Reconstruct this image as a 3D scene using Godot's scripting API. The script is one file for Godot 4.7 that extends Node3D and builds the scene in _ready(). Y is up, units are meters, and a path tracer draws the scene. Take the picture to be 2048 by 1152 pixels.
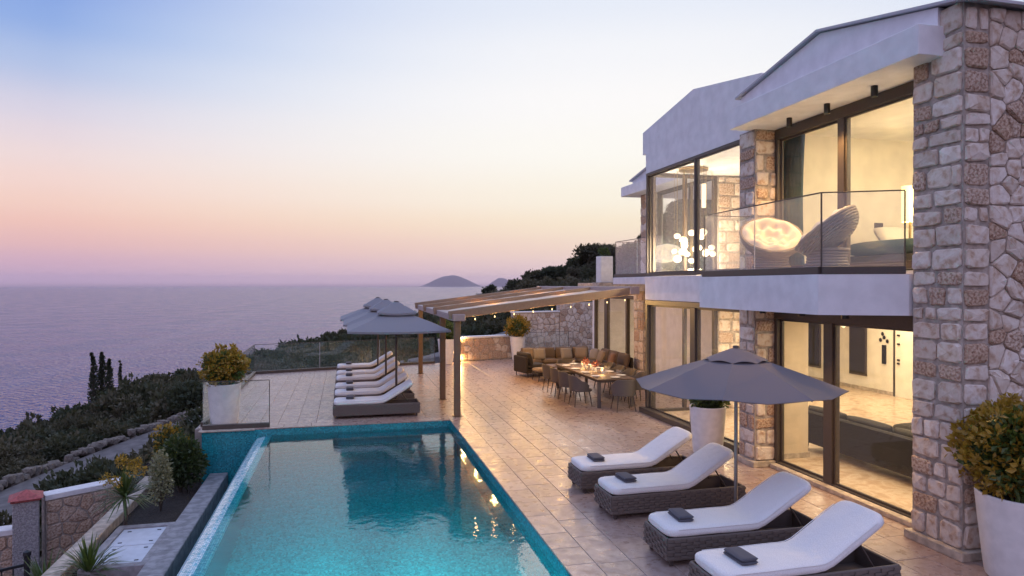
extends Node3D
# A stone and plaster villa above the sea at dusk: terrace, infinity pool, loungers, pergola.

class MB:
	var v := PackedVector3Array()
	var n := PackedVector3Array()
	func tri(a: Vector3, b: Vector3, c: Vector3):
		var nn := (c - a).cross(b - a).normalized()
		v.append(a); v.append(b); v.append(c)
		n.append(nn); n.append(nn); n.append(nn)
	func trio(a: Vector3, b: Vector3, c: Vector3, ctr: Vector3):
		if (c - a).cross(b - a).dot((a + b + c) / 3.0 - ctr) < 0.0: tri(a, c, b)
		else: tri(a, b, c)
	func quad(a: Vector3, b: Vector3, c: Vector3, d: Vector3):
		tri(a, b, c); tri(a, c, d)
	func quado(a: Vector3, b: Vector3, c: Vector3, d: Vector3, ctr: Vector3):
		trio(a, b, c, ctr); trio(a, c, d, ctr)
	func smooth(a: Vector3, b: Vector3, c: Vector3, na: Vector3, nb: Vector3, nc: Vector3):
		if (c - a).cross(b - a).dot(na + nb + nc) < 0.0:
			v.append(a); v.append(c); v.append(b); n.append(na); n.append(nc); n.append(nb)
		else:
			v.append(a); v.append(b); v.append(c); n.append(na); n.append(nb); n.append(nc)
	func box(ctr: Vector3, size: Vector3, bev := 0.0, bs := Basis()):
		var h := size * 0.5
		bev = minf(bev, minf(h.x, minf(h.y, h.z)) * 0.9)
		if bev <= 0.0:
			for ax in 3:
				for s in [-1.0, 1.0]:
					var p: Array[Vector3] = []
					for k in [[-1, -1], [1, -1], [1, 1], [-1, 1]]:
						var q := Vector3.ZERO
						q[ax] = s * h[ax]; q[(ax + 1) % 3] = k[0] * h[(ax + 1) % 3]; q[(ax + 2) % 3] = k[1] * h[(ax + 2) % 3]
						p.append(ctr + bs * q)
					quado(p[0], p[1], p[2], p[3], ctr)
			return
		var pt := func(sx: float, sy: float, sz: float, ax: int) -> Vector3:
			var s := Vector3(sx, sy, sz)
			var q := s * (h - Vector3.ONE * bev)
			q[ax] = s[ax] * h[ax]
			return ctr + bs * q
		for ax in 3:
			for s in [-1.0, 1.0]:
				var p: Array[Vector3] = []
				for k in [[-1, -1], [1, -1], [1, 1], [-1, 1]]:
					var q := Vector3.ZERO
					q[ax] = s; q[(ax + 1) % 3] = k[0]; q[(ax + 2) % 3] = k[1]
					p.append(pt.call(q.x, q.y, q.z, ax))
				quado(p[0], p[1], p[2], p[3], ctr)
			var b := (ax + 1) % 3
			var c := (ax + 2) % 3
			for sa in [-1.0, 1.0]:
				for sb in [-1.0, 1.0]:
					var q := Vector3.ZERO
					q[ax] = sa; q[b] = sb; q[c] = 1.0
					var r := q
					r[c] = -1.0
					quado(pt.call(q.x, q.y, q.z, ax), pt.call(r.x, r.y, r.z, ax), pt.call(r.x, r.y, r.z, b), pt.call(q.x, q.y, q.z, b), ctr)
		for x in [-1.0, 1.0]:
			for y in [-1.0, 1.0]:
				for z in [-1.0, 1.0]:
					trio(pt.call(x, y, z, 0), pt.call(x, y, z, 1), pt.call(x, y, z, 2), ctr)
	func span(lo: Vector3, hi: Vector3, bev := 0.0):
		box((lo + hi) * 0.5, (hi - lo).abs(), bev)
	func sheet(g: Array, closed := false, flip := false):
		var R := g.size()
		var C: int = g[0].size()
		var nn := []
		for i in R:
			var row := PackedVector3Array()
			for j in C:
				var a: Vector3 = g[mini(i + 1, R - 1)][j] - g[maxi(i - 1, 0)][j]
				var b: Vector3
				if closed: b = g[i][(j + 1) % C] - g[i][(j + C - 1) % C]
				else: b = g[i][mini(j + 1, C - 1)] - g[i][maxi(j - 1, 0)]
				var c := a.cross(b).normalized()
				row.append(-c if flip else c)
			nn.append(row)
		for i in R - 1:
			for j in (C if closed else C - 1):
				var k := (j + 1) % C
				smooth(g[i][j], g[i + 1][j], g[i + 1][k], nn[i][j], nn[i + 1][j], nn[i + 1][k])
				smooth(g[i][j], g[i + 1][k], g[i][k], nn[i][j], nn[i + 1][k], nn[i][k])
	func tube(pts: Array, rad: Array, seg := 8, caps := true):
		var rings := []
		for i in pts.size():
			var d: Vector3 = (pts[mini(i + 1, pts.size() - 1)] - pts[maxi(i - 1, 0)]).normalized()
			var s := d.cross(Vector3.UP if absf(d.y) < 0.9 else Vector3.RIGHT).normalized()
			var t := d.cross(s)
			var ring := []
			for k in seg:
				var a := TAU * k / seg
				ring.append([pts[i] + (s * cos(a) + t * sin(a)) * rad[i], s * cos(a) + t * sin(a)])
			rings.append(ring)
		for i in pts.size() - 1:
			for k in seg:
				var m := (k + 1) % seg
				var a: Array = rings[i][k]
				var b: Array = rings[i + 1][k]
				var c: Array = rings[i + 1][m]
				var e: Array = rings[i][m]
				smooth(a[0], b[0], c[0], a[1], b[1], c[1]); smooth(a[0], c[0], e[0], a[1], c[1], e[1])
		if caps:
			var mid: Vector3 = (pts[0] + pts[-1]) * 0.5
			for e in [0, pts.size() - 1]:
				for k in range(1, seg - 1): trio(rings[e][0][0], rings[e][k][0], rings[e][k + 1][0], mid)
	func lathe(prof: Array, seg := 24, o := Vector3.ZERO, bs := Basis()):
		for i in prof.size() - 1:
			var p: Vector2 = prof[i]
			var q: Vector2 = prof[i + 1]
			var dn := Vector2(q.y - p.y, -(q.x - p.x)).normalized()
			for k in seg:
				var a := TAU * k / seg
				var b := TAU * (k + 1) / seg
				var ra := Vector3(cos(a), 0, sin(a))
				var rb := Vector3(cos(b), 0, sin(b))
				var na := bs * (ra * dn.x + Vector3.UP * dn.y)
				var nb := bs * (rb * dn.x + Vector3.UP * dn.y)
				var A := o + bs * (ra * p.x + Vector3.UP * p.y)
				var B := o + bs * (ra * q.x + Vector3.UP * q.y)
				var Cc := o + bs * (rb * q.x + Vector3.UP * q.y)
				var D := o + bs * (rb * p.x + Vector3.UP * p.y)
				if q.x > 1e-4: smooth(A, B, Cc, na, na, nb)
				if p.x > 1e-4: smooth(A, Cc, D, na, nb, nb)
	func pillow(o: Vector3, size: Vector3, bs := Basis(), e := 0.5):
		# soft box: size.x by size.y across, size.z thick
		for sg in [-1.0, 1.0]:
			var g := []
			for i in 11:
				var row := []
				for j in 11:
					var u := sin((i / 5.0 - 1.0) * PI * 0.5)
					var w := sin((j / 5.0 - 1.0) * PI * 0.5)
					var t := pow(maxf(0.0, 1.0 - pow(absf(u), 5.0)), e) * pow(maxf(0.0, 1.0 - pow(absf(w), 5.0)), e)
					var pin := 1.0 - 0.05 * (absf(u) * absf(w))
					row.append(o + bs * Vector3(u * size.x * 0.5 * pin, w * size.y * 0.5 * pin, sg * size.z * 0.5 * t))
				g.append(row)
			sheet(g, false, sg < 0.0)
	func sweep(st: Array, p := 3.5, seg := 16):
		# st: [centre, side vector, up vector] with the half sizes in the vectors' lengths
		var g := []
		for s in st:
			var row := []
			for k in seg:
				var a := TAU * k / seg
				var c := cos(a)
				var q := sin(a)
				row.append(s[0] + s[1] * signf(c) * pow(absf(c), 2.0 / p) + s[2] * signf(q) * pow(absf(q), 2.0 / p))
			g.append(row)
		var test: Vector3 = (g[2][0] - g[0][0]).cross(g[1][1] - g[1][seg - 1])
		sheet(g, true, test.dot(g[1][0] - st[1][0]) < 0.0)
		for e in [0, st.size() - 1]:
			var ctr: Vector3 = (st[0][0] + st[-1][0]) * 0.5
			for k in seg: trio(st[e][0], g[e][k], g[e][(k + 1) % seg], ctr)
	func leaf(p: Vector3, d: Vector3, s: Vector3, l: float, w: float):
		var q := d.cross(s).normalized() * l * 0.12
		tri(p, p + d * l * 0.5 + s * w * 0.5 + q, p + d * l)
		tri(p, p + d * l, p + d * l * 0.5 - s * w * 0.5 + q)
	func mesh() -> ArrayMesh:
		var a := []
		a.resize(Mesh.ARRAY_MAX)
		a[Mesh.ARRAY_VERTEX] = v
		a[Mesh.ARRAY_NORMAL] = n
		var m := ArrayMesh.new()
		m.add_surface_from_arrays(Mesh.PRIMITIVE_TRIANGLES, a)
		return m

var M := {}
var taken := {}
var rng := RandomNumberGenerator.new()

func lin(r: float, g: float, b: float, a := 1.0) -> Color:
	var c := Color(r, g, b).linear_to_srgb()
	c.a = a
	return c

func ntex(freq: float, cols: Array, seed_ := 1, oct := 4, type := FastNoiseLite.TYPE_SIMPLEX_SMOOTH, size := 512, normal := 0.0, warp := 0.0) -> NoiseTexture2D:
	var f := FastNoiseLite.new()
	f.noise_type = type
	f.frequency = freq
	f.seed = seed_
	f.fractal_octaves = oct
	if warp > 0.0:
		f.domain_warp_enabled = true
		f.domain_warp_amplitude = warp
		f.domain_warp_frequency = freq
	var t := NoiseTexture2D.new()
	t.width = size; t.height = size
	t.seamless = true
	t.noise = f
	if normal > 0.0:
		t.as_normal_map = true
		t.bump_strength = normal
	elif cols.size():
		var g := Gradient.new()
		var offs := PackedFloat32Array()
		var cc := PackedColorArray()
		for c in cols:
			offs.append(c[0]); cc.append(c[1])
		g.offsets = offs; g.colors = cc
		t.color_ramp = g
	return t

func grey(x: float) -> Color: return Color(x, x, x)

func mat(key: String, col: Color, rough: float, o := {}) -> StandardMaterial3D:
	var m := StandardMaterial3D.new()
	m.resource_name = key
	m.albedo_color = col
	m.roughness = rough
	m.metallic = o.get("metal", 0.0)
	m.metallic_specular = o.get("spec", 0.5)
	var sc: float = o.get("scale", 1.0)
	if o.has("tex") or o.has("bump") or o.has("normal") or o.has("rtex"):
		m.uv1_triplanar = true
		m.uv1_world_triplanar = o.get("world", true)
		m.uv1_triplanar_sharpness = 6.0
		m.uv1_scale = Vector3(sc, sc, sc)
		m.uv1_offset = o.get("off", Vector3.ZERO)
	if o.has("tex"): m.albedo_texture = o.tex
	if o.get("nearest", false): m.texture_filter = BaseMaterial3D.TEXTURE_FILTER_NEAREST
	if o.has("rtex"): m.roughness_texture = o.rtex
	if o.has("bump"):
		m.heightmap_enabled = true
		m.heightmap_texture = o.bump
		m.heightmap_scale = o.get("bs", 1.0)
	if o.has("normal"):
		m.normal_enabled = true
		m.normal_texture = o.normal
		m.normal_scale = o.get("ns", 1.0)
	if o.has("emit"):
		m.emission_enabled = true
		m.emission = o.emit
		m.emission_energy_multiplier = o.get("ee", 1.0)
	if o.has("sheen"):
		m.rim_enabled = true
		m.rim = o.sheen
		m.rim_tint = 0.6
	if o.has("back"):
		m.backlight_enabled = true
		m.backlight = o.back
	if col.a < 1.0: m.transparency = BaseMaterial3D.TRANSPARENCY_ALPHA
	if o.has("coat"):
		m.clearcoat_enabled = true
		m.clearcoat = o.coat
		m.clearcoat_roughness = o.get("cr", 0.1)
	M[key] = m
	return m

func numbered(n: String) -> String:
	if not taken.has(n):
		taken[n] = 0
		return n
	taken[n] += 1
	return "%s_%03d" % [n, taken[n]]

func tag(o: Node, label: String, cat: String, group := "") -> Node:
	o.set_meta("label", label)
	o.set_meta("category", cat)
	if group: o.set_meta("group", group)
	return o

func thing(called: String, label: String, cat: String, at := Vector3.ZERO, turn := 0.0, group := "") -> Node3D:
	var o := Node3D.new()
	o.name = numbered(called)
	add_child(o)
	o.position = at
	o.rotation.y = turn
	tag(o, label, cat, group)
	return o

func part(parent: Node, called: String, mb, m: Material, at := Vector3.ZERO, bs := Basis()) -> MeshInstance3D:
	var o := MeshInstance3D.new()
	o.name = called
	o.mesh = mb.mesh() if mb is MB else mb
	o.material_override = m
	o.transform = Transform3D(bs, at)
	parent.add_child(o, true)
	return o

func bpart(parent: Node, called: String, lo: Vector3, hi: Vector3, m: Material, bev := 0.008) -> MeshInstance3D:
	var b := MB.new()
	b.span(lo, hi, bev)
	return part(parent, called, b, m)

func struct(called: String, mb, m: Material, kind := "structure") -> MeshInstance3D:
	var o := MeshInstance3D.new()
	o.name = numbered(called)
	o.mesh = mb.mesh() if mb is MB else mb
	o.material_override = m
	add_child(o)
	o.set_meta("kind", kind)
	return o

func single(called: String, mb, m: Material, label: String, cat: String, at := Vector3.ZERO, turn := 0.0, group := "") -> MeshInstance3D:
	var o := MeshInstance3D.new()
	o.name = numbered(called)
	o.mesh = mb.mesh() if mb is MB else mb
	o.material_override = m
	o.position = at
	o.rotation.y = turn
	add_child(o)
	tag(o, label, cat, group)
	return o

func copy(o: Node3D, called: String, label: String, at: Vector3, turn := 0.0, group := "") -> Node3D:
	var c := o.duplicate()
	c.name = numbered(called)
	add_child(c)
	c.position = at
	c.rotation = Vector3(0, turn, 0)
	c.set_meta("label", label)
	if group: c.set_meta("group", group)
	return c

func omni(parent: Node, at: Vector3, e: float, col: Color, size := 0.03):
	var l := OmniLight3D.new()
	l.name = "lamp_glow"
	l.light_energy = e
	l.light_color = col
	l.light_size = size
	l.omni_range = 14.0
	l.omni_attenuation = 2.0
	l.shadow_enabled = true
	l.position = at
	parent.add_child(l, true)

func spot(parent: Node, at: Vector3, to: Vector3, e: float, ang: float, col: Color, size := 0.03):
	var l := SpotLight3D.new()
	l.name = "lamp_beam"
	l.light_energy = e
	l.light_color = col
	l.light_size = size
	l.spot_range = 14.0
	l.spot_attenuation = 2.0
	l.spot_angle = ang
	l.spot_angle_attenuation = 0.7
	l.shadow_enabled = true
	parent.add_child(l, true)
	l.position = at
	l.basis = Basis.looking_at(to.normalized(), Vector3.RIGHT if absf(to.normalized().y) > 0.9 else Vector3.UP)

func area(parent: Node, at: Vector3, to: Vector3, size: Vector2, e: float, col: Color):
	var l := AreaLight3D.new()
	l.name = "lamp_panel_glow"
	l.light_energy = e
	l.light_color = col
	l.area_size = size
	l.area_range = 14.0
	l.area_attenuation = 2.0
	l.shadow_enabled = true
	parent.add_child(l, true)
	l.position = at
	l.basis = Basis.looking_at(to.normalized(), Vector3.RIGHT if absf(to.normalized().y) > 0.9 else Vector3.UP)

const WARM := Color(1.0, 0.91, 0.74)
const AMBER := Color(1.0, 0.78, 0.47)

# ---------------------------------------------------------------- sky, camera
func sky_color(e: float, da: float) -> Color:
	# e: degrees above the horizon, da: degrees round from the afterglow
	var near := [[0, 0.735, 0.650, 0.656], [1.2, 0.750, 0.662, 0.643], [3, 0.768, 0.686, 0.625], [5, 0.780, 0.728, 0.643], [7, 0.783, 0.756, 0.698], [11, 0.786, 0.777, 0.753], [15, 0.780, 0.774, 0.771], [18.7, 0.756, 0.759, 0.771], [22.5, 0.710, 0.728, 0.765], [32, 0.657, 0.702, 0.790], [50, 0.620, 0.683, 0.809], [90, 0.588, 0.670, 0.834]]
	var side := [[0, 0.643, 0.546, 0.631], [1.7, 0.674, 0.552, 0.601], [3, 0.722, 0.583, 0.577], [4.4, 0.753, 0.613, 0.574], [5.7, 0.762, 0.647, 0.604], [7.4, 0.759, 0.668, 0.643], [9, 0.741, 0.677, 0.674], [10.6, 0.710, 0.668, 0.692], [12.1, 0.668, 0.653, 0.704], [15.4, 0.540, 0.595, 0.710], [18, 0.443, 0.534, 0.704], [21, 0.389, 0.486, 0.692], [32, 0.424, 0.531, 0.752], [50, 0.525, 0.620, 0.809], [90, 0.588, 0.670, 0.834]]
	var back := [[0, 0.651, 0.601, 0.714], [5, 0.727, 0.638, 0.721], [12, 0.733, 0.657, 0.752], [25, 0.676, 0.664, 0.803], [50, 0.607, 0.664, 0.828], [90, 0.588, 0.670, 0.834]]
	var pick := func(k: Array) -> Color:
		for i in range(1, k.size()):
			if e <= k[i][0]:
				var t: float = clampf((e - k[i - 1][0]) / (k[i][0] - k[i - 1][0]), 0.0, 1.0)
				t = t * t * (3.0 - 2.0 * t) * 0.5 + t * 0.5
				return Color(k[i - 1][1], k[i - 1][2], k[i - 1][3]).lerp(Color(k[i][1], k[i][2], k[i][3]), t)
		return Color(k[-1][1], k[-1][2], k[-1][3])
	var c: Color
	if da < 58.0:
		var t := minf(da / 44.0, 1.0)
		c = pick.call(near).lerp(pick.call(side), pow(t, lerpf(1.3, 2.4, smoothstep(3.0, 15.0, e))))
	else:
		var t := clampf((da - 58.0) / 90.0, 0.0, 1.0)
		c = pick.call(side).lerp(pick.call(back), t * t * (3.0 - 2.0 * t))
	return c

func sky_and_camera():
	var cam := Camera3D.new()
	cam.name = "camera"
	cam.position = Vector3(0, 3.2, 0)
	cam.rotation_degrees = Vector3(-0.25, -13.75, 0)
	cam.fov = 45.76
	cam.far = 90000.0
	add_child(cam)
	cam.current = true
	var W := 512
	var H := 512
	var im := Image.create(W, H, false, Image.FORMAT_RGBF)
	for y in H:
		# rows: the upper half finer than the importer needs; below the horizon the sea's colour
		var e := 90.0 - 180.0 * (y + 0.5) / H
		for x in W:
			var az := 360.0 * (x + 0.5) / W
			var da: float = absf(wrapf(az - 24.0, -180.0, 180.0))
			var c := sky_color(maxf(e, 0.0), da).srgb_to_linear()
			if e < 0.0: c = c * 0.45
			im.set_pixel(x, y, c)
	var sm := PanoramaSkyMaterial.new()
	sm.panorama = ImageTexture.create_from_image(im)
	var env := Environment.new()
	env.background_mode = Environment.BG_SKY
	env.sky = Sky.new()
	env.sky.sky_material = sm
	env.background_energy_multiplier = 1.0
	env.tonemap_mode = Environment.TONE_MAPPER_LINEAR
	env.tonemap_exposure = 1.75
	env.fog_enabled = true
	env.fog_density = 0.000024
	env.fog_light_color = Color(0.93, 0.86, 0.92)
	env.sdfgi_enabled = true
	env.ssao_enabled = true
	env.ssil_enabled = true
	var we := WorldEnvironment.new()
	we.environment = env
	add_child(we)
	# the last soft light of the western sky after sunset
	var sun := DirectionalLight3D.new()
	sun.name = "afterglow"
	sun.light_energy = 0.15
	sun.light_color = Color(1.0, 0.88, 0.80)
	sun.light_angular_distance = 40.0
	sun.shadow_enabled = true
	sun.rotation_degrees = Vector3(-22, -24 + 180 - 12, 0)
	add_child(sun)

# ---------------------------------------------------------------- materials
func make_materials():
	var fine := ntex(0.012, [[0.2, grey(0.945)], [0.8, grey(1.0)]], 3, 7, FastNoiseLite.TYPE_SIMPLEX_SMOOTH, 512, 0.0, 20.0)
	var crease := ntex(0.01, [], 13, 4, FastNoiseLite.TYPE_SIMPLEX_SMOOTH, 512, 0.0, 30.0)
	var patch := ntex(0.012, [[0.2, grey(0.80)], [0.8, grey(1.0)]], 5, 5, FastNoiseLite.TYPE_SIMPLEX_SMOOTH, 512, 0.0, 25.0)
	var bump := ntex(0.015, [], 7, 7)
	var pit := ntex(0.02, [[0.0, grey(0.0)], [0.4, grey(0.75)], [1.0, grey(1.0)]], 9, 7, FastNoiseLite.TYPE_SIMPLEX_SMOOTH, 512, 0.0, 20.0)
	var weave := ntex(0.12, [[0.2, grey(0.92)], [0.8, grey(1.0)]], 11, 2)
	mat("plaster", lin(0.76, 0.75, 0.78), 0.85, {"tex": fine, "scale": 0.4})
	mat("inner_plaster", lin(0.80, 0.74, 0.62), 0.8, {"tex": fine, "scale": 0.3})
	mat("ceiling", lin(0.82, 0.78, 0.70), 0.85, {"tex": fine, "scale": 0.3})
	mat("cream_wall", lin(0.62, 0.50, 0.36), 0.8, {"tex": fine, "scale": 0.3})
	mat("frame", lin(0.075, 0.058, 0.048), 0.45, {"tex": fine, "scale": 2.0})
	mat("black", lin(0.012, 0.012, 0.013), 0.4)
	mat("bronze", lin(0.17, 0.108, 0.066), 0.5, {"tex": fine, "scale": 1.5})
	mat("rafter_metal", lin(0.30, 0.195, 0.12), 0.5, {"tex": fine, "scale": 1.5})
	mat("gutter", lin(0.36, 0.28, 0.27), 0.5, {"tex": fine, "scale": 1.5})
	mat("canopy_cloth", lin(0.70, 0.62, 0.50), 0.8, {"tex": fine, "scale": 1.0, "back": Color(0.5, 0.45, 0.38)})
	mat("glass", Color(0.85, 0.95, 0.93, 0.01), 0.01, {"spec": 0.38})
	mat("rail_glass", Color(0.70, 0.90, 0.86, 0.03), 0.01, {"spec": 0.5})
	mat("trim_metal", lin(0.42, 0.40, 0.43), 0.5)
	var trav := ntex(0.010, [[0.0, Color(0.80, 0.72, 0.67)], [0.35, Color(0.90, 0.83, 0.78)], [0.55, Color(0.98, 0.94, 0.91)], [0.75, Color(0.91, 0.84, 0.79)], [1.0, Color(1.0, 0.98, 0.95)]], 21, 6, FastNoiseLite.TYPE_SIMPLEX_SMOOTH, 1024, 0.0, 40.0)
	var trough_ := ntex(0.02, [[0.15, grey(0.55)], [0.5, grey(0.8)], [0.85, grey(1.0)]], 23, 5)
	for k in 6:
		var t: Array = [[0.40, 0.33, 0.315], [0.43, 0.36, 0.345], [0.38, 0.315, 0.30], [0.41, 0.335, 0.32], [0.45, 0.385, 0.37], [0.365, 0.30, 0.285]][k]
		mat("travertine%d" % k, lin(t[0], t[1], t[2]), 0.42, {"tex": trav, "scale": 0.45, "off": Vector3(k * 1.37, k * 0.71, k * 2.3), "rtex": trough_, "bump": pit, "bs": 0.04, "spec": 0.5})
	mat("grout", lin(0.40, 0.335, 0.30), 0.9, {"tex": fine, "scale": 2.0})
	mat("grey_stone", lin(0.34, 0.32, 0.33), 0.7, {"tex": patch, "scale": 0.8, "bump": pit, "bs": 0.4})
	mat("cream_stone", lin(0.56, 0.46, 0.37), 0.75, {"tex": patch, "scale": 0.9, "bump": pit, "bs": 0.4})
	mat("mortar", lin(0.46, 0.39, 0.34), 0.95, {"tex": patch, "scale": 1.2, "bump": bump, "bs": 0.6})
	var vein := ntex(0.012, [[0.0, Color(0.74, 0.63, 0.56)], [0.25, Color(0.90, 0.84, 0.79)], [0.45, Color(0.97, 0.95, 0.93)], [0.7, Color(1, 1, 1)], [1.0, Color(0.92, 0.88, 0.84)]], 31, 7, FastNoiseLite.TYPE_SIMPLEX_SMOOTH, 512, 0.0, 30.0)
	var pitted := ntex(0.016, [[0.0, Color(0.62, 0.50, 0.43)], [0.3, Color(0.78, 0.69, 0.63)], [0.5, Color(0.91, 0.86, 0.82)], [1.0, Color(1, 0.98, 0.95)]], 33, 7, FastNoiseLite.TYPE_SIMPLEX_SMOOTH, 512, 0.0, 40.0)
	for k in 8:
		var t: Array = [[0.68, 0.60, 0.54], [0.63, 0.54, 0.47], [0.72, 0.65, 0.60], [0.60, 0.50, 0.43], [0.64, 0.55, 0.48], [0.67, 0.59, 0.52], [0.57, 0.49, 0.43], [0.60, 0.48, 0.39]][k]
		var pp: bool = k in [3, 4, 7]
		mat("stone%d" % k, lin(t[0], t[1], t[2]), 0.88, {"tex": pitted if pp else vein, "scale": 2.4 if pp else 0.9, "off": Vector3(k * 0.37, k * 0.53, k * 0.19), "bump": pit if pp else bump, "bs": 1.5 if pp else 0.7})
	# pool mosaic: small square glass tiles, too fine to build one by one
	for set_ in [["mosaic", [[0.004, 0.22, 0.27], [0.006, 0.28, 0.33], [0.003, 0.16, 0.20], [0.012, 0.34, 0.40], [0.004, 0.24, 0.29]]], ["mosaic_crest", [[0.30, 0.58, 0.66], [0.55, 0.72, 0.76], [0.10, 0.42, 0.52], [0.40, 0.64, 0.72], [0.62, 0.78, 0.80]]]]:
		var im := Image.create(384, 384, false, Image.FORMAT_RGB8)
		rng.seed = 77
		im.fill(lin(0.10, 0.22, 0.25))
		for i in 48:
			for j in 48:
				var c: Array = set_[1][rng.randi() % 5]
				var q := rng.randf_range(0.8, 1.15)
				im.fill_rect(Rect2i(i * 8, j * 8, 7, 7), lin(c[0] * q, c[1] * q, c[2] * q))
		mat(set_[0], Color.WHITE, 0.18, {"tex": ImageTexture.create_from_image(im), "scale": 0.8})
	var rip := ntex(0.012, [], 41, 4, FastNoiseLite.TYPE_SIMPLEX_SMOOTH, 1024, 6.0)
	mat("water", Color(0.27, 0.85, 0.88, 0.0), 0.0, {"normal": rip, "ns": 0.10, "scale": 0.35})
	M.water.refraction_enabled = true
	M.water.refraction_scale = 0.033
	var swell := ntex(0.09, [], 43, 3, FastNoiseLite.TYPE_SIMPLEX_SMOOTH, 1024, 8.0)
	var streak := ntex(0.006, [[0.3, grey(0.5)], [0.7, grey(1.0)]], 45, 5, FastNoiseLite.TYPE_SIMPLEX_SMOOTH, 1024, 0.0, 40.0)
	mat("sea", lin(0.036, 0.045, 0.17), 0.24, {"normal": swell, "ns": 0.95, "scale": 0.0021, "spec": 0.5, "rtex": streak})
	mat("white_cushion", lin(0.80, 0.785, 0.78), 0.85, {"tex": weave, "scale": 1.1, "bump": crease, "bs": 0.7, "sheen": 0.3})
	mat("wicker", lin(0.15, 0.12, 0.105), 0.6, {"tex": weave, "scale": 2.0})
	mat("wicker_core", lin(0.105, 0.082, 0.073), 0.7)
	mat("towel", lin(0.085, 0.085, 0.105), 0.95, {"tex": weave, "scale": 3.0, "bump": weave, "bs": 0.3, "sheen": 0.5})
	mat("parasol_cloth", lin(0.17, 0.155, 0.175), 0.85, {"tex": weave, "scale": 2.0, "back": Color(0.25, 0.23, 0.25)})
	mat("parasol_pale", lin(0.25, 0.24, 0.265), 0.85, {"tex": weave, "scale": 2.0, "back": Color(0.25, 0.23, 0.25)})
	mat("pole_metal", lin(0.32, 0.31, 0.30), 0.35, {"metal": 0.8})
	mat("dark_pole", lin(0.06, 0.045, 0.04), 0.5)
	mat("white_pot", lin(0.74, 0.72, 0.71), 0.42, {"tex": fine, "scale": 0.8})
	mat("soil", lin(0.045, 0.032, 0.025), 0.95, {"tex": patch, "scale": 2.0, "bump": bump, "bs": 3.0})
	mat("leaf_dark", lin(0.030, 0.048, 0.016), 0.55, {"back": Color(0.25, 0.3, 0.1)})
	mat("leaf_green", lin(0.058, 0.085, 0.020), 0.5, {"back": Color(0.3, 0.35, 0.1)})
	mat("leaf_yellow", lin(0.27, 0.165, 0.016), 0.5, {"back": Color(0.4, 0.35, 0.1)})
	mat("leaf_pale", lin(0.21, 0.21, 0.12), 0.55, {"back": Color(0.3, 0.3, 0.15)})
	mat("yucca_leaf", lin(0.045, 0.075, 0.025), 0.5, {"back": Color(0.3, 0.35, 0.1)})
	mat("maquis0", lin(0.046, 0.050, 0.026), 0.8, {"back": Color(0.2, 0.2, 0.1)})
	mat("maquis1", lin(0.058, 0.054, 0.030), 0.8, {"back": Color(0.2, 0.2, 0.1)})
	mat("maquis2", lin(0.032, 0.042, 0.022), 0.8, {"back": Color(0.2, 0.2, 0.1)})
	mat("maquis3", lin(0.085, 0.075, 0.045), 0.8, {"back": Color(0.2, 0.2, 0.1)})
	mat("bark", lin(0.09, 0.065, 0.05), 0.9, {"tex": patch, "scale": 3.0, "bump": bump, "bs": 2.0})
	mat("ground", lin(0.085, 0.070, 0.052), 0.95, {"tex": ntex(0.02, [[0.2, Color(0.45, 0.42, 0.35)], [0.5, Color(0.8, 0.75, 0.65)], [0.85, Color(1, 0.95, 0.88)]], 51, 6), "scale": 0.12, "bump": bump, "bs": 6.0})
	mat("road", lin(0.16, 0.14, 0.14), 0.9, {"tex": patch, "scale": 0.25, "bump": bump, "bs": 0.6})
	mat("roadstone", lin(0.20, 0.165, 0.14), 0.95, {"tex": patch, "scale": 1.0, "bump": bump, "bs": 2.0})
	mat("island", lin(0.16, 0.15, 0.13), 0.95, {"tex": patch, "scale": 0.004})
	mat("red_tile", lin(0.42, 0.10, 0.095), 0.75, {"tex": patch, "scale": 2.0})
	mat("rough_render", lin(0.44, 0.41, 0.42), 0.95, {"tex": patch, "scale": 3.0, "bump": pit, "bs": 3.0})
	mat("white_paint", lin(0.72, 0.69, 0.70), 0.7, {"tex": fine, "scale": 1.0})
	mat("hatch_white", lin(0.60, 0.62, 0.68), 0.5, {"tex": fine, "scale": 0.7})
	mat("iron", lin(0.015, 0.015, 0.018), 0.5)
	mat("rattan", lin(0.22, 0.19, 0.168), 0.65, {"tex": weave, "scale": 2.0})
	mat("tuft_cushion", lin(0.74, 0.66, 0.55), 0.9, {"tex": weave, "scale": 2.0, "sheen": 0.3})
	mat("chair_shell", lin(0.13, 0.11, 0.10), 0.75, {"tex": weave, "scale": 3.0})
	mat("teak", lin(0.17, 0.10, 0.06), 0.6, {"tex": patch, "scale": 2.0})
	mat("sofa_brown", lin(0.13, 0.088, 0.06), 0.9, {"tex": weave, "scale": 2.0, "sheen": 0.3})
	mat("sofa_dark", lin(0.028, 0.022, 0.020), 0.85, {"tex": weave, "scale": 2.0})
	mat("pillow_tan", lin(0.24, 0.18, 0.135), 0.9, {"tex": weave, "scale": 2.0, "sheen": 0.3})
	mat("pillow_grey", lin(0.26, 0.225, 0.20), 0.9, {"tex": weave, "scale": 2.0, "sheen": 0.3})
	mat("pillow_rust", lin(0.20, 0.11, 0.07), 0.9, {"tex": weave, "scale": 2.0, "sheen": 0.3})
	mat("china", lin(0.82, 0.80, 0.76), 0.2)
	mat("drink_glass", Color(0.95, 0.95, 0.95, 0.08), 0.02, {"spec": 0.6})
	mat("flowers", lin(0.45, 0.12, 0.08), 0.7, {"back": Color(0.3, 0.2, 0.2)})
	mat("curtain", lin(0.002, 0.050, 0.068), 0.9, {"tex": weave, "scale": 2.0})
	mat("bed_cover", lin(0.03, 0.06, 0.065), 0.9, {"tex": weave, "scale": 2.0, "sheen": 0.3})
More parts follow.
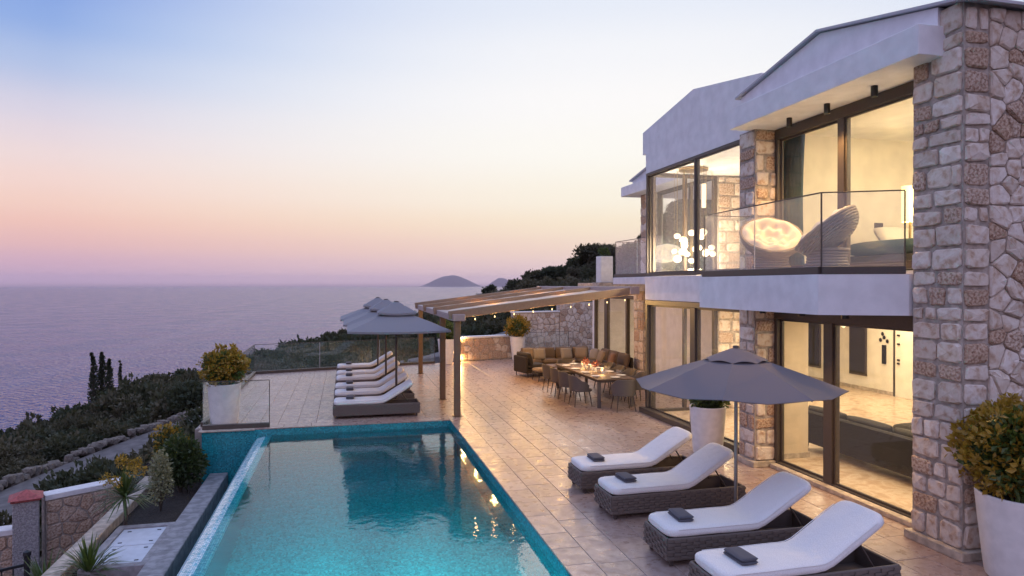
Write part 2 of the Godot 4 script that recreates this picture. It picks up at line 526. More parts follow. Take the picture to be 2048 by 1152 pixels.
	mat("floor_tile", lin(0.66, 0.58, 0.47), 0.22, {"tex": trav, "scale": 0.25})
	mat("bulb", Color(1, 0.9, 0.7), 0.4, {"emit": Color(1.0, 0.86, 0.6), "ee": 1.8})
	mat("globe", Color(1, 0.95, 0.85), 0.4, {"emit": Color(1.0, 0.90, 0.72), "ee": 0.75})
	mat("ceiling_glow", Color(1, 0.95, 0.85), 0.6, {"emit": Color(1.0, 0.90, 0.70), "ee": 0.25})
	mat("lamp_shade", Color(1, 0.95, 0.8), 0.6, {"emit": Color(1.0, 0.92, 0.60), "ee": 0.9})
	mat("pool_bulb", Color(0.8, 1, 1), 0.4, {"emit": Color(0.75, 0.95, 1.0), "ee": 3.0})
	mat("chrome", lin(0.6, 0.6, 0.6), 0.2, {"metal": 1.0})
	mat("brass", lin(0.5, 0.36, 0.18), 0.3, {"metal": 1.0})

# ---------------------------------------------------------------- land and sea
var ctrl := [[-5, -6, -3.4], [-5.5, -12, -3.5], [-5.5, -18, -3.3], [-6, -24, -3.3], [-3.5, -30, -2.9], [0, -5, -3.2], [0, -20, -3.2], [6, -10, -3.2], [14, -10, -3.0], [14, -22, -2.0], [3, -31.5, -1.6], [9, -33, -0.7], [15, -36, 0.6], [22, -30, 3.0], [25, -10, 2.0], [30, 10, 2.0], [0, 15, -3.2], [-15, 5, -6.0], [-15, -8, -6.2], [-22, -25, -9.0], [-20, -40, -8.8], [-13, -42, -6.6], [-6, -50, -5.0], [3, -55, -2.6], [12, -52, -0.2], [20, -58, 2.0], [32, -52, 7.0], [-24, -54, -10.4], [-17, -67, -8.6], [-8, -76, -7.2], [0.6, -87, -5.8], [13, -98, -2.6], [24, -107, 0.4], [33, -106, 4.2], [41, -104, 7.8], [56, -100, 16.0], [80, -90, 28.0], [-34, -62, -22], [-30, -88, -24], [-14, -104, -24], [8, -128, -24], [34, -142, -20], [60, -150, -10], [-45, -35, -24], [-40, -5, -20], [-60, -90, -48], [-80, -40, -50], [-75, 10, -46], [-50, -130, -55], [-10, -165, -56], [40, -190, -56], [100, -190, -40], [-120, -100, -75], [-110, 30, -75], [-60, -190, -75], [30, -240, -75], [120, -260, -75], [-130, -220, -80], [-40, 60, -30], [60, 60, 10], [120, -20, 40], [130, -120, 40]]
const ROAD := [[-18.5, -8, -5.9], [-15.0, -17, -5.3], [-11.6, -26, -4.7], [-9.0, -33.5, -4.3], [-4.5, -39.5, -3.3], [1, -40.5, -1.8], [6, -38.8, -0.55], [12, -40, 0.7], [22, -44, 3.0]]
var lnoise := FastNoiseLite.new()

func land(x: float, z: float) -> float:
	var s := 0.0
	var w := 0.0
	for c in ctrl:
		var dx: float = x - c[0]
		var dz: float = z - c[1]
		var q := 1.0 / (pow(dx * dx + dz * dz, 1.7) + 0.02)
		s += q * c[2]
		w += q
	var y := s / w
	return y + lnoise.get_noise_2d(x * 3.0, z * 3.0) * 0.5

func road_path() -> Curve3D:
	var c := Curve3D.new()
	for i in ROAD.size():
		var p := Vector3(ROAD[i][0], ROAD[i][2], ROAD[i][1])
		var a: Array = ROAD[maxi(i - 1, 0)]
		var b: Array = ROAD[mini(i + 1, ROAD.size() - 1)]
		var t := Vector3(b[0] - a[0], b[2] - a[2], b[1] - a[1]) / 6.0
		c.add_point(p, -t, t)
	return c

var road_pts := PackedVector3Array()

func build_land():
	lnoise.seed = 5
	lnoise.frequency = 0.02
	lnoise.fractal_octaves = 4
	road_pts = road_path().tessellate_even_length(5, 1.2)
	for i in range(0, road_pts.size(), 2):
		var p := road_pts[i]
		ctrl.append([p.x, p.z, p.y - 0.45])
	var N := 150
	var g := []
	for i in N + 1:
		var row := []
		for j in N + 1:
			# finer near the house
			var a := i * 2.0 / N - 1.0
			var b := j * 2.0 / N - 1.0
			var x := -2.0 + 160.0 * (0.25 * a + 0.75 * a * a * a)
			var z := -35.0 - 240.0 * (0.25 * b + 0.75 * b * b * b)
			row.append(Vector3(x, land(x, z), z))
		g.append(row)
	var mb := MB.new()
	mb.sheet(g, false, false)
	if mb.n[0].y < 0.0:
		mb = MB.new()
		mb.sheet(g, false, true)
	struct("hillside_terrain", mb, M.ground)
	# sea
	mb = MB.new()
	var S := 32000.0
	mb.quad(Vector3(-S, -62, -S), Vector3(S, -62, -S), Vector3(S, -62, 2000), Vector3(-S, -62, 2000))
	if mb.n[0].y < 0: 
		mb = MB.new()
		mb.quad(Vector3(-S, -62, 2000), Vector3(S, -62, 2000), Vector3(S, -62, -S), Vector3(-S, -62, -S))
	struct("sea", mb, M.sea)
	# islands on the horizon
	for isl in [[903.0, 27000.0, 1150.0, 415.0, "island", 1], [1003.0, 28500.0, 620.0, 330.0, "island", 2]]:
		var yaw := deg_to_rad(13.75)
		var r: float = (isl[0] - 1024.0) / 1365.0 * isl[1]
		var c := Vector3(sin(yaw) * isl[1] + cos(yaw) * r, -63, -cos(yaw) * isl[1] + sin(yaw) * r)
		var gi := []
		lnoise.frequency = 0.004
		for i in 25:
			var row := []
			for j in 49:
				var ang := TAU * j / 48.0
				var q := i / 24.0
				var hgt: float = (isl[3] + 30.0) * pow(cos(q * PI * 0.5), 1.5) * (1.0 + 0.10 * lnoise.get_noise_2d(cos(ang) * q * 300 + isl[5] * 99, sin(ang) * q * 300))
				row.append(c + Vector3(cos(ang) * q * isl[2] * 1.15, hgt, sin(ang) * q * isl[2]))
			gi.append(row)
		lnoise.frequency = 0.02
		var mi := MB.new()
		mi.sheet(gi, false, false)
		if mi.n[200].y < 0:
			mi = MB.new()
			mi.sheet(gi, false, true)
		struct("island", mi, M.island)
	# road with a kerb edge
	mb = MB.new()
	var gr := []
	for i in road_pts.size():
		var d := (road_pts[mini(i + 1, road_pts.size() - 1)] - road_pts[maxi(i - 1, 0)]).normalized()
		var s := d.cross(Vector3.UP).normalized() * 2.0
		var p := road_pts[i]
		gr.append([p - s + Vector3(0, -0.6, 0), p - s, p, p + s, p + s + Vector3(0, -0.6, 0)])
	mb.sheet(gr, false, false)
	if mb.n[30].y < 0:
		mb = MB.new()
		mb.sheet(gr, false, true)
	struct("road", mb, M.road)

# ---------------------------------------------------------------- terrace, pool
func far_z(x: float) -> float: return -26.05 - (x + 3.3) * 0.272

func build_terrace():
	rng.seed = 12
	var poly := PackedVector2Array([Vector2(-3.25, -16.42), Vector2(2.72, -16.42), Vector2(2.72, 0.0), Vector2(9.95, 0.0), Vector2(9.95, far_z(9.95)), Vector2(-3.25, far_z(-3.25))])
	var mb := MB.new()
	var ix := Geometry2D.triangulate_polygon(poly)
	for k in range(0, ix.size(), 3):
		mb.trio(Vector3(poly[ix[k]].x, -0.016, poly[ix[k]].y), Vector3(poly[ix[k + 1]].x, -0.016, poly[ix[k + 1]].y), Vector3(poly[ix[k + 2]].x, -0.016, poly[ix[k + 2]].y), Vector3(0, -50, 0))
	for k in poly.size():
		var a := poly[k]
		var b := poly[(k + 1) % poly.size()]
		mb.quado(Vector3(a.x, -0.016, a.y), Vector3(b.x, -0.016, b.y), Vector3(b.x, -3.6, b.y), Vector3(a.x, -3.6, a.y), Vector3(4.5, -1, -20))
	var terrace := struct("terrace", mb, M.grout)
	# tiles: [x0, x1, z0, z1]
	var tiles := []
	var w := 0.425
	var x := -3.2
	while x < 9.9:
		var x1 := x + w
		if x < 2.42 and x1 > 2.3: x1 = 2.80
		if x1 > 9.9: x1 = 9.92
		var znear := 0.0
		if x < 2.4: znear = -16.46
		elif x >= 7.35: znear = -15.98
		var zfar := maxf(far_z(x), far_z(x1)) + 0.02
		if x1 > 2.5 and x < 2.5:
			# the strip in line with the coping along the pool
			zfar = far_z(x)
			znear = -16.46
		var z := znear - rng.randf() * 0.5
		tiles.append([x, x1, z, znear])
		while z > zfar + 0.01:
			var l: float = [0.42, 0.63, 0.63, 0.84][rng.randi() % 4]
			var z0 := maxf(z - l, zfar)
			if z0 - zfar < 0.15: z0 = zfar
			tiles.append([x, x1, z0, z])
			z = z0
		x = x1
	# coping along the pool
	var z2 := 0.0
	while z2 > -16.4:
		var l2: float = [0.5, 0.6, 0.7][rng.randi() % 3]
		tiles.append([2.42, 2.80, maxf(z2 - l2, -16.46), z2])
		z2 -= l2
	var x2 := -1.95
	while x2 < 2.41:
		var l3 := minf(0.6, 2.42 - x2)
		tiles.append([x2, x2 + l3, -16.46, -16.09])
		x2 += l3
	var yaw := deg_to_rad(13.75)
	var score := func(t: Array) -> float:
		var c := Vector2((t[0] + t[1]) * 0.5, (t[2] + t[3]) * 0.5)
		var d: float = sin(yaw) * c.x - cos(yaw) * c.y
		var r: float = cos(yaw) * c.x + sin(yaw) * c.y
		if d < 6.9 or absf(r / d) > 0.76: return 1000.0 + d
		if c.x > 7.4: d += 8.0
		return d
	tiles.sort_custom(func(a, b): return score.call(a) < score.call(b))
	var rest: Array[MB] = [MB.new(), MB.new(), MB.new()]
	var cache := {}
	for k in tiles.size():
		var t: Array = tiles[k]
		var c := Vector3((t[0] + t[1]) * 0.5, -0.012 + rng.randf_range(-0.0012, 0.0012), (t[2] + t[3]) * 0.5)
		var s := Vector3(t[1] - t[0] - 0.005, 0.024, t[3] - t[2] - 0.005)
		var mi := rng.randi() % 6
		if s.z < 0.02: continue
		if k < 300:
			var key := "%.2f %.2f" % [s.x, s.z]
			if not cache.has(key):
				var b := MB.new()
				b.box(Vector3.ZERO, s, 0.004)
				cache[key] = b.mesh()
			part(terrace, "paving_tile", cache[key], M["travertine%d" % mi], c)
		else:
			rest[mi % 3].box(c, s, 0.004)
	for k in 3:
		part(terrace, "far_paving", rest[k], M["travertine%d" % k]).set_meta("kind", "stuff")

func build_pool():
	var mb := MB.new()
	mb.span(Vector3(2.42, -1.7, -16.4), Vector3(2.70, -0.026, 0.0))
	mb.span(Vector3(-1.98, -1.7, -16.40), Vector3(2.419, -0.026, -16.09))
	mb.span(Vector3(-3.05, -1.5, -16.41), Vector3(-1.982, -0.03, -16.10))
	mb.span(Vector3(-1.98, -1.7, -3.4), Vector3(2.418, -0.2, -3.1))
	mb.span(Vector3(-1.97, -1.9, -16.40), Vector3(2.69, -1.702, -3.1))
	var pool := struct("pool_basin", mb, M.mosaic)
	for k in 3:
		var q := MB.new()
		q.span(Vector3(-0.15 , -1.69, -16.088 + 0.36 * k), Vector3(2.415, -0.42 - 0.28 * k, -16.088 + 0.36 * (k + 1) - 0.002), 0.01)
		part(pool, "step", q, M.mosaic)
	# spill wall with a rounded wet crest
	mb = MB.new()
	var prof := [Vector2(-1.60, -1.69), Vector2(-1.60, -0.215), Vector2(-1.63, -0.185), Vector2(-1.70, -0.176), Vector2(-1.80, -0.184), Vector2(-1.90, -0.215), Vector2(-1.955, -0.27), Vector2(-1.975, -0.36), Vector2(-1.98, -1.5)]
	var inner := MB.new()
	for i in prof.size() - 1:
		var a: Vector2 = prof[i]
		var b: Vector2 = prof[i + 1]
		(inner if i == 0 or i == prof.size() - 2 else mb).quado(Vector3(a.x, a.y, -16.088), Vector3(b.x, b.y, -16.088), Vector3(b.x, b.y, -3.1), Vector3(a.x, a.y, -3.1), Vector3(-1.78, -0.8, -9))
	part(pool, "spill_wall", inner, M.mosaic)
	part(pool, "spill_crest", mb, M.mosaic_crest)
	mb = MB.new()
	mb.span(Vector3(-1.72, -1.712, -16.10), Vector3(2.432, -0.168, -3.385))
	struct("pool_water", mb, M.water)
	# catch trough below the spill wall
	mb = MB.new()
	mb.span(Vector3(-2.5, -1.55, -16.09), Vector3(-1.985, -1.38, -3.1))
	struct("catch_trough", mb, M.mosaic)
	mb = MB.new()
	mb.span(Vector3(-2.51, -1.40, -16.11), Vector3(-1.97, -1.22, -3.2))
	struct("trough_water", mb, M.water)
	var tk := thing("trough_kerb", "grey stone kerb running along the pool's catch trough", "kerb", Vector3.ZERO)
	var z := -16.05
	while z < -3.2:
		bpart(tk, "stone", Vector3(-2.88, -1.6, z), Vector3(-2.502, -0.92, minf(z + 0.9, -3.1) - 0.006), M.grey_stone, 0.012)
		z += 0.9
	# mosaic corner block cap
	bpart(pool, "coping_strip", Vector3(-3.12, -0.029, -16.47), Vector3(-1.953, 0.0, -16.06), M.cream_stone, 0.006)
	# underwater lamps on the near walls
	for p in [[Vector3(1.7, -0.62, -3.41), Vector3(0, 0, -1)], [Vector3(0.4, -0.62, -3.41), Vector3(0, 0, -1)], [Vector3(-0.9, -0.62, -3.41), Vector3(0, 0, -1)]]:
		var t := thing("pool_lamp", ["round underwater lamp on the near pool wall, house side", "round underwater lamp in the middle of the near pool wall", "round underwater lamp on the near pool wall, sea side"][taken.get("pool_lamp", -1) + 1], "pool lamp", p[0])
		var rim := MB.new()
		var bs := Basis.looking_at(p[1], Vector3.UP) * Basis(Vector3.RIGHT, -PI / 2)
		rim.lathe([Vector2(0.0, -0.02), Vector2(0.13, -0.02), Vector2(0.13, 0.01), Vector2(0.10, 0.02)], 20, Vector3.ZERO, bs)
		part(t, "rim", rim, M.chrome)
		var len := MB.new()
		len.lathe([Vector2(0.10, 0.012), Vector2(0.06, 0.022), Vector2(0.0, 0.026)], 20, Vector3.ZERO, bs)
		part(t, "lens", len, M.pool_bulb)
		spot(t, p[1] * 0.05, p[1] + Vector3(0, -0.36, 0), 150.0, 15.5, Color(0.55, 1.0, 0.98), 0.09)

# ---------------------------------------------------------------- stone facing
var nstone := 0
func stone_mesh(poly: PackedVector2Array, depth: float, mortar: float) -> Array:
	var c := Vector2.ZERO
	for p in poly: c += p
	c /= poly.size()
	var cut := PackedVector2Array()
	for i in poly.size():
		var p := poly[i]
		var a := poly[(i + poly.size() - 1) % poly.size()]
		var b := poly[(i + 1) % poly.size()]
		p = p + (c - p).normalized() * mortar
		a = a + (c - a).normalized() * mortar
		b = b + (c - b).normalized() * mortar
		var q := rng.randf_range(0.04, 0.18)
		cut.append(p.lerp(a, q)); cut.append(p.lerp(b, q))
	var mb := MB.new()
	var m := cut.size()
	var r0 := []
	var r1 := []
	var r2 := []
	for p in cut:
		var l := p - c
		r0.append(Vector3(l.x, l.y, -0.02))
		r1.append(Vector3(l.x, l.y, depth * rng.randf_range(0.35, 0.7)))
		var k := 1.0 - minf(0.3, rng.randf_range(0.012, 0.028) / maxf(l.length(), 0.05))
		r2.append(Vector3(l.x * k, l.y * k, depth * rng.randf_range(0.68, 1.15)))
	var top := Vector3(0, 0, depth * rng.randf_range(0.95, 1.25))
	var ctr := Vector3(0, 0, -0.03)
	for i in m:
		var j := (i + 1) % m
		mb.quado(r0[i], r0[j], r1[j], r1[i], ctr)
		mb.quado(r1[i], r1[j], r2[j], r2[i], ctr)
		mb.trio(r2[i], r2[j], top, ctr)
	return [mb, c]

func stones(parent: Node, O: Vector3, U: Vector3, V: Vector3, w: float, h: float, size: float, mats: Array, coursed: bool, depth := 0.035, mortar := 0.012, called := "stone", top = null, rows = null):
	var N := U.cross(V)
	var bs := Basis(U, V, N)
	var polys := []
	if coursed:
		var y := 0.0
		var nrow := 0
		while y < h - 0.01:
			var rh := rng.randf_range(0.75, 1.2) * size
			if rows != null: rh = rows[nrow % rows.size()]
			nrow += 1
			if h - y - rh < size * 0.5: rh = h - y
			var x := 0.0
			while x < w - 0.01:
				var rw := rng.randf_range(0.7, 1.9) * size
				if w - x - rw < size * 0.55: rw = w - x
				var j := size * 0.13
				polys.append(PackedVector2Array([Vector2(x, y) + Vector2(rng.randf(), rng.randf()) * j, Vector2(x + rw, y) + Vector2(-rng.randf(), rng.randf()) * j, Vector2(x + rw, y + rh) - Vector2(rng.randf(), rng.randf()) * j, Vector2(x, y + rh) + Vector2(rng.randf(), -rng.randf()) * j]))
				x += rw
			y += rh
	else:
		var seeds := []
		var nx := int(ceil(w / size))
		var ny := int(ceil(h / (size * 0.9)))
		for j in ny:
			for i in nx:
				seeds.append(Vector2((i + 0.5 + rng.randf_range(-0.38, 0.38) + 0.25 * (j % 2)) * w / nx, (j + 0.5 + rng.randf_range(-0.38, 0.38)) * h / ny))
		for s in seeds:
			var poly := PackedVector2Array([Vector2(0, 0), Vector2(w, 0), Vector2(w, h), Vector2(0, h)])
			for t in seeds:
				if t == s or s.distance_to(t) > size * 3.2: continue
				var mid: Vector2 = (s + t) * 0.5
				var d: Vector2 = t - s
				var out := PackedVector2Array()
				for i in poly.size():
					var a := poly[i]
					var b := poly[(i + 1) % poly.size()]
					var da := (a - mid).dot(d)
					var db := (b - mid).dot(d)
					if da <= 0: out.append(a)
					if (da < 0 and db > 0) or (da > 0 and db < 0): out.append(a.lerp(b, da / (da - db)))
				poly = out
				if poly.size() < 3: break
			# drop slivers
			var lean := PackedVector2Array()
			for i in poly.size():
				if poly[i].distance_to(poly[(i + 1) % poly.size()]) > size * 0.16: lean.append(poly[i])
			if lean.size() >= 3: polys.append(lean)
	for p in polys:
		var r := stone_mesh(p, depth * rng.randf_range(0.6, 1.25), mortar)
		var c: Vector2 = r[1]
		if top != null and c.y > top.call(c.x): continue
		part(parent, called, r[0], M[mats[rng.randi() % mats.size()]], O + U * c.x + V * c.y, bs)
		nstone += 1
const WALLSTONE := ["stone0", "stone1", "stone2", "stone3", "stone4", "stone5", "stone6", "stone7", "stone0", "stone2", "stone5", "stone1"]

# ---------------------------------------------------------------- villa
func prism_x(mb: MB, poly: Array, x0: float, x1: float):
	# polygon of (z, y) extruded along x
	var pk := PackedVector2Array(poly)
	var c := Vector2.ZERO
	for p in poly: c += p
	c /= poly.size()
	var ix := Geometry2D.triangulate_polygon(pk)
	var ctr := Vector3((x0 + x1) * 0.5, c.y, c.x)
	for x in [x0, x1]:
		for k in range(0, ix.size(), 3):
			mb.trio(Vector3(x, pk[ix[k]].y, pk[ix[k]].x), Vector3(x, pk[ix[k + 1]].y, pk[ix[k + 1]].x), Vector3(x, pk[ix[k + 2]].y, pk[ix[k + 2]].x), ctr)
	for k in pk.size():
		var a := pk[k]
		var b := pk[(k + 1) % pk.size()]
		mb.quado(Vector3(x0, a.y, a.x), Vector3(x0, b.y, b.x), Vector3(x1, b.y, b.x), Vector3(x1, a.y, a.x), ctr)

func prism_y(mb: MB, poly: Array, y0: float, y1: float):
	var pk := PackedVector2Array(poly)
	var c := Vector2.ZERO
	for p in poly: c += p
	c /= poly.size()
	var ix := Geometry2D.triangulate_polygon(pk)
	var ctr := Vector3(c.x, (y0 + y1) * 0.5, c.y)
	for y in [y0, y1]:
		for k in range(0, ix.size(), 3):
			mb.trio(Vector3(pk[ix[k]].x, y, pk[ix[k]].y), Vector3(pk[ix[k + 1]].x, y, pk[ix[k + 1]].y), Vector3(pk[ix[k + 2]].x, y, pk[ix[k + 2]].y), ctr)
	for k in pk.size():
		var a := pk[k]
		var b := pk[(k + 1) % pk.size()]
		mb.quado(Vector3(a.x, y0, a.y), Vector3(b.x, y0, b.y), Vector3(b.x, y1, b.y), Vector3(a.x, y1, a.y), ctr)

func window_x(v: Node3D, X: float, za: float, zb: float, y0: float, y1: float, cuts: Array, fw := 0.08, dep := 0.12, called := "window", head := 0.0):
	# window in a plane x = X from za (far) to zb (near); cuts: [[z, width]]
	var f := MB.new()
	var hw := maxf(fw, head)
	f.span(Vector3(X - dep / 2, y0, za), Vector3(X + dep / 2, y0 + fw, zb), 0.006)
	f.span(Vector3(X - dep / 2, y1 - hw, za), Vector3(X + dep / 2, y1, zb), 0.006)
	var edges := [[za, za + fw]]
	for c in cuts: edges.append([c[0] - c[1] / 2, c[0] + c[1] / 2])
	edges.append([zb - fw, zb])
	for e in edges: f.span(Vector3(X - dep / 2 + 0.004, y0 + fw, e[0]), Vector3(X + dep / 2 - 0.004, y1 - hw, e[1]), 0.006)
	var o := part(v, called, f, M.frame)
	for k in edges.size() - 1:
		var a: float = edges[k][1]
		var b: float = edges[k + 1][0]
		var s := MB.new()
		var t := 0.035
		var sx := X + (0.02 if k % 2 == 0 else -0.02)
		s.span(Vector3(sx - 0.02, y0 + fw, a + 0.002), Vector3(sx + 0.02, y0 + fw + t, b - 0.002), 0.003)
		s.span(Vector3(sx - 0.02, y1 - hw - t, a + 0.002), Vector3(sx + 0.02, y1 - hw, b - 0.002), 0.003)
		s.span(Vector3(sx - 0.02, y0 + fw + t, a + 0.002), Vector3(sx + 0.02, y1 - hw - t, a + t), 0.003)
		s.span(Vector3(sx - 0.02, y0 + fw + t, b - t), Vector3(sx + 0.02, y1 - hw - t, b - 0.002), 0.003)
		part(o, "sash", s, M.frame)
		bpart(o, "pane", Vector3(sx - 0.008, y0 + fw + t, a + t), Vector3(sx + 0.008, y1 - hw - t, b - t), M.glass, 0.0)

func window_z(v: Node3D, Z: float, xa: float, xb: float, y0: float, y1: float, cuts: Array, fw := 0.08, dep := 0.12):
	var f := MB.new()
	f.span(Vector3(xa, y0, Z - dep / 2), Vector3(xb, y0 + fw, Z + dep / 2), 0.006)
	f.span(Vector3(xa, y1 - fw, Z - dep / 2), Vector3(xb, y1, Z + dep / 2), 0.006)
	var edges := [[xa, xa + fw]]
	for c in cuts: edges.append([c[0] - c[1] / 2, c[0] + c[1] / 2])
	edges.append([xb - fw, xb])
	for e in edges: f.span(Vector3(e[0], y0 + fw, Z - dep / 2 + 0.004), Vector3(e[1], y1 - fw, Z + dep / 2 - 0.004), 0.006)
	var o := part(v, "window", f, M.frame)
	for k in edges.size() - 1:
		bpart(o, "pane", Vector3(edges[k][1], y0 + fw, Z - 0.008), Vector3(edges[k + 1][0], y1 - fw, Z + 0.008), M.glass, 0.0)

func downlight(v: Node3D, p: Vector3, e: float, h := 0.15, r := 0.045):
	var b := MB.new()
	b.lathe([Vector2(0, 0), Vector2(r, 0), Vector2(r, -h), Vector2(r * 0.8, -h), Vector2(r * 0.8, -h + 0.02)], 16)
	var o := part(v, "downlight", b, M.black, p)
	var g := MB.new()
	g.lathe([Vector2(r * 0.78, -h + 0.018), Vector2(0, -h + 0.012)], 16)
	part(o, "bulb", g, M.bulb)
	spot(o, Vector3(0, -h - 0.01, 0), Vector3(0, -1, 0), e, 52.0, AMBER, r)

func build_villa():
	rng.seed = 99
	var v := thing("villa", "two storey white plaster villa with stone corners and lit glass walls", "house")
	var P: Material = M.plaster
	# near stone corner: front leg and side wall
	var core := MB.new()
	core.span(Vector3(6.99, -0.05, -7.19), Vector3(7.60, 6.50, -6.47))
	core.span(Vector3(7.60, -0.05, -6.70), Vector3(15.5, 6.46, -6.47))
	var sw := part(v, "stone_wall", core, M.mortar)
	var rows := []
	for k in 32: rows.append(rng.randf_range(0.17, 0.30))
	stones(sw, Vector3(6.992, 0.10, -7.19), Vector3(0, 0, 1), Vector3.UP, 0.72, 6.42, 0.24, WALLSTONE, true, 0.042, 0.007, "stone", null, rows)
	stones(sw, Vector3(6.99, 0.10, -6.472), Vector3(1, 0, 0), Vector3.UP, 0.36, 6.36, 0.26, WALLSTONE, true, 0.042, 0.007, "stone", null, rows)
	stones(sw, Vector3(7.35, 0.10, -6.472), Vector3(1, 0, 0), Vector3.UP, 2.3, 6.36, 0.24, WALLSTONE, false, 0.046, 0.010)
	var pl := MB.new()
	pl.span(Vector3(6.90, 0.0, -7.24), Vector3(7.55, 0.105, -6.38), 0.008)
	pl.span(Vector3(7.55, 0.0, -6.50), Vector3(15.5, 0.105, -6.38), 0.008)
	part(v, "plinth", pl, M.cream_stone)
	# pillar between the two window bays
	for lv in [[0.0, 2.83], [3.36, 5.94]]:
		var pc := bpart(v, "stone_pillar", Vector3(7.0, lv[0], -11.12), Vector3(7.44, lv[1], -10.64), M.mortar, 0.0)
		stones(pc, Vector3(7.002, lv[0] + 0.1, -11.12), Vector3(0, 0, 1), Vector3.UP, 0.48, lv[1] - lv[0] - 0.1, 0.25, WALLSTONE, true, 0.03)
		stones(pc, Vector3(7.0, lv[0] + 0.1, -10.642), Vector3(1, 0, 0), Vector3.UP, 0.42, lv[1] - lv[0] - 0.1, 0.26, ["stone0", "stone1", "stone5", "stone7", "stone4"], true, 0.03)
		bpart(v, "plinth", Vector3(6.93, lv[0], -11.16), Vector3(7.43, lv[0] + 0.1, -10.57), M.cream_stone)
	# slabs and balcony
	bpart(v, "floor_slab", Vector3(7.34, 2.83, -15.9), Vector3(15.5, 3.41, -11.10), P)
	bpart(v, "floor_slab", Vector3(7.42, 2.83, -11.098), Vector3(15.5, 3.40, -6.72), P)
	var bal := MB.new()
	prism_y(bal, [Vector2(7.42, -10.86), Vector2(6.05, -10.86), Vector2(6.0, -7.70), Vector2(6.95, -7.215), Vector2(7.42, -7.215)], 2.81, 3.34)
	part(v, "balcony", bal, P)
	# beam, gable and roof over the near bay
	bpart(v, "eave_beam", Vector3(6.60, 5.94, -10.82), Vector3(7.62, 6.30, -6.72), P, 0.006)
	var gb := MB.new()
	prism_x(gb, [Vector2(-10.98, 6.2), Vector2(-10.98, 6.56), Vector2(-8.87, 6.98), Vector2(-6.77, 6.54), Vector2(-6.77, 6.2)], 6.93, 7.3)
	part(v, "gable", gb, P)
	for s in [[-11.06, 6.555, -8.872, 6.995], [-8.868, 6.995, -6.30, 6.455]]:
		var rf := MB.new()
		prism_x(rf, [Vector2(s[0], s[1]), Vector2(s[0], s[1] + 0.035), Vector2(s[2], s[3] + 0.035), Vector2(s[2], s[3])], 6.86, 15.9)
		part(v, "roof", rf, M.trim_metal)
	# middle gable
	gb = MB.new()
	prism_x(gb, [Vector2(-15.9, 6.0), Vector2(-15.9, 6.5), Vector2(-16.08, 6.5), Vector2(-16.08, 7.06), Vector2(-13.5, 7.46), Vector2(-10.99, 7.06), Vector2(-10.99, 6.0)], 7.36, 7.7)
	part(v, "gable", gb, P)
	bpart(v, "roof", Vector3(7.7, 6.02, -16.0), Vector3(15.5, 6.25, -11.0), P)
	bpart(v, "roof", Vector3(7.62, 5.96, -10.99), Vector3(15.5, 6.15, -6.70), M.ceiling)
	# windows of the two bays
	window_x(v, 7.45, -10.63, -7.20, 3.42, 5.935, [[-8.98, 0.14]], 0.08, 0.14, "window", 0.17)
	window_x(v, 7.45, -10.63, -7.20, 0.0, 2.825, [[-9.25, 0.2]], 0.09, 0.16, "window", 0.22)
	window_x(v, 7.42, -15.9, -11.13, 3.42, 6.0, [[-13.44, 0.07]], 0.07, 0.12)
	window_x(v, 7.42, -15.9, -11.13, 0.0, 2.825, [[-13.5, 0.22]], 0.12, 0.16)
	bpart(v, "sill", Vector3(7.22, 0.0, -16.0), Vector3(7.34, 0.13, -11.17), M.frame)
	bpart(v, "sill", Vector3(7.24, 0.0, -10.56), Vector3(7.37, 0.07, -7.25), M.cream_stone)
	# glazed far side of the middle bay and the stone pier at its corner
	for lv in [[0.0, 2.825], [3.42, 6.0]]:
		window_z(v, -15.84, 7.5, 9.28, lv[0], lv[1], [[8.4, 0.08]])
		var pc := bpart(v, "stone_pillar", Vector3(9.3, lv[0], -16.0), Vector3(9.97, lv[1], -15.76), M.mortar, 0.0)
		stones(pc, Vector3(9.3, lv[0] + 0.02, -15.758), Vector3(1, 0, 0), Vector3.UP, 0.66, lv[1] - lv[0] - 0.04, 0.28, ["stone0", "stone1", "stone5", "stone4"], true, 0.03)
	# inside: floors, back walls, partitions
	bpart(v, "interior_floor", Vector3(7.55, -0.06, -15.75), Vector3(15.3, 0.018, -6.72), M.floor_tile, 0.0)
	bpart(v, "interior_floor", Vector3(9.99, -0.06, -26.2), Vector3(15.3, 0.018, -15.752), M.floor_tile, 0.0)
	var bw := bpart(v, "interior_wall", Vector3(15.3, -0.05, -26.2), Vector3(15.5, 2.83, -6.72), M.inner_plaster, 0.0)
	bpart(v, "interior_wall", Vector3(9.88, -0.05, -26.45), Vector3(15.5, 2.83, -26.201), P, 0.0)
	bpart(v, "interior_wall", Vector3(10.11, 2.832, -26.45), Vector3(15.5, 3.0, -15.905), M.ceiling, 0.0)
	bpart(v, "interior_wall", Vector3(7.62, 0.02, -11.06), Vector3(8.32, 2.825, -10.95), M.cream_wall, 0.0)
	bpart(v, "skirting", Vector3(7.60, 0.02, -10.948), Vector3(8.34, 0.11, -10.93), M.cream_stone, 0.0)
	for z in [-21.4, -19.85, -17.8]:
		bpart(v, "niche_window", Vector3(15.26, 0.45, z - 0.36), Vector3(15.298, 2.75, z + 0.36), M.frame, 0.004)
		bpart(v, "niche_pane", Vector3(15.245, 0.52, z - 0.30), Vector3(15.258, 2.70, z + 0.30), M.sofa_dark, 0.0)
	var dr := bpart(v, "door", Vector3(15.24, 0.02, -16.3), Vector3(15.297, 2.3, -15.2), M.inner_plaster, 0.004)
	for y in [0.95, 1.05, 1.5, 1.75]:
		bpart(dr, "lock", Vector3(15.19, y, -16.2), Vector3(15.238, y + 0.05, -16.12), M.black, 0.01)
	bpart(dr, "jamb", Vector3(15.22, 0.02, -16.36), Vector3(15.296, 2.34, -16.31), M.frame, 0.004)
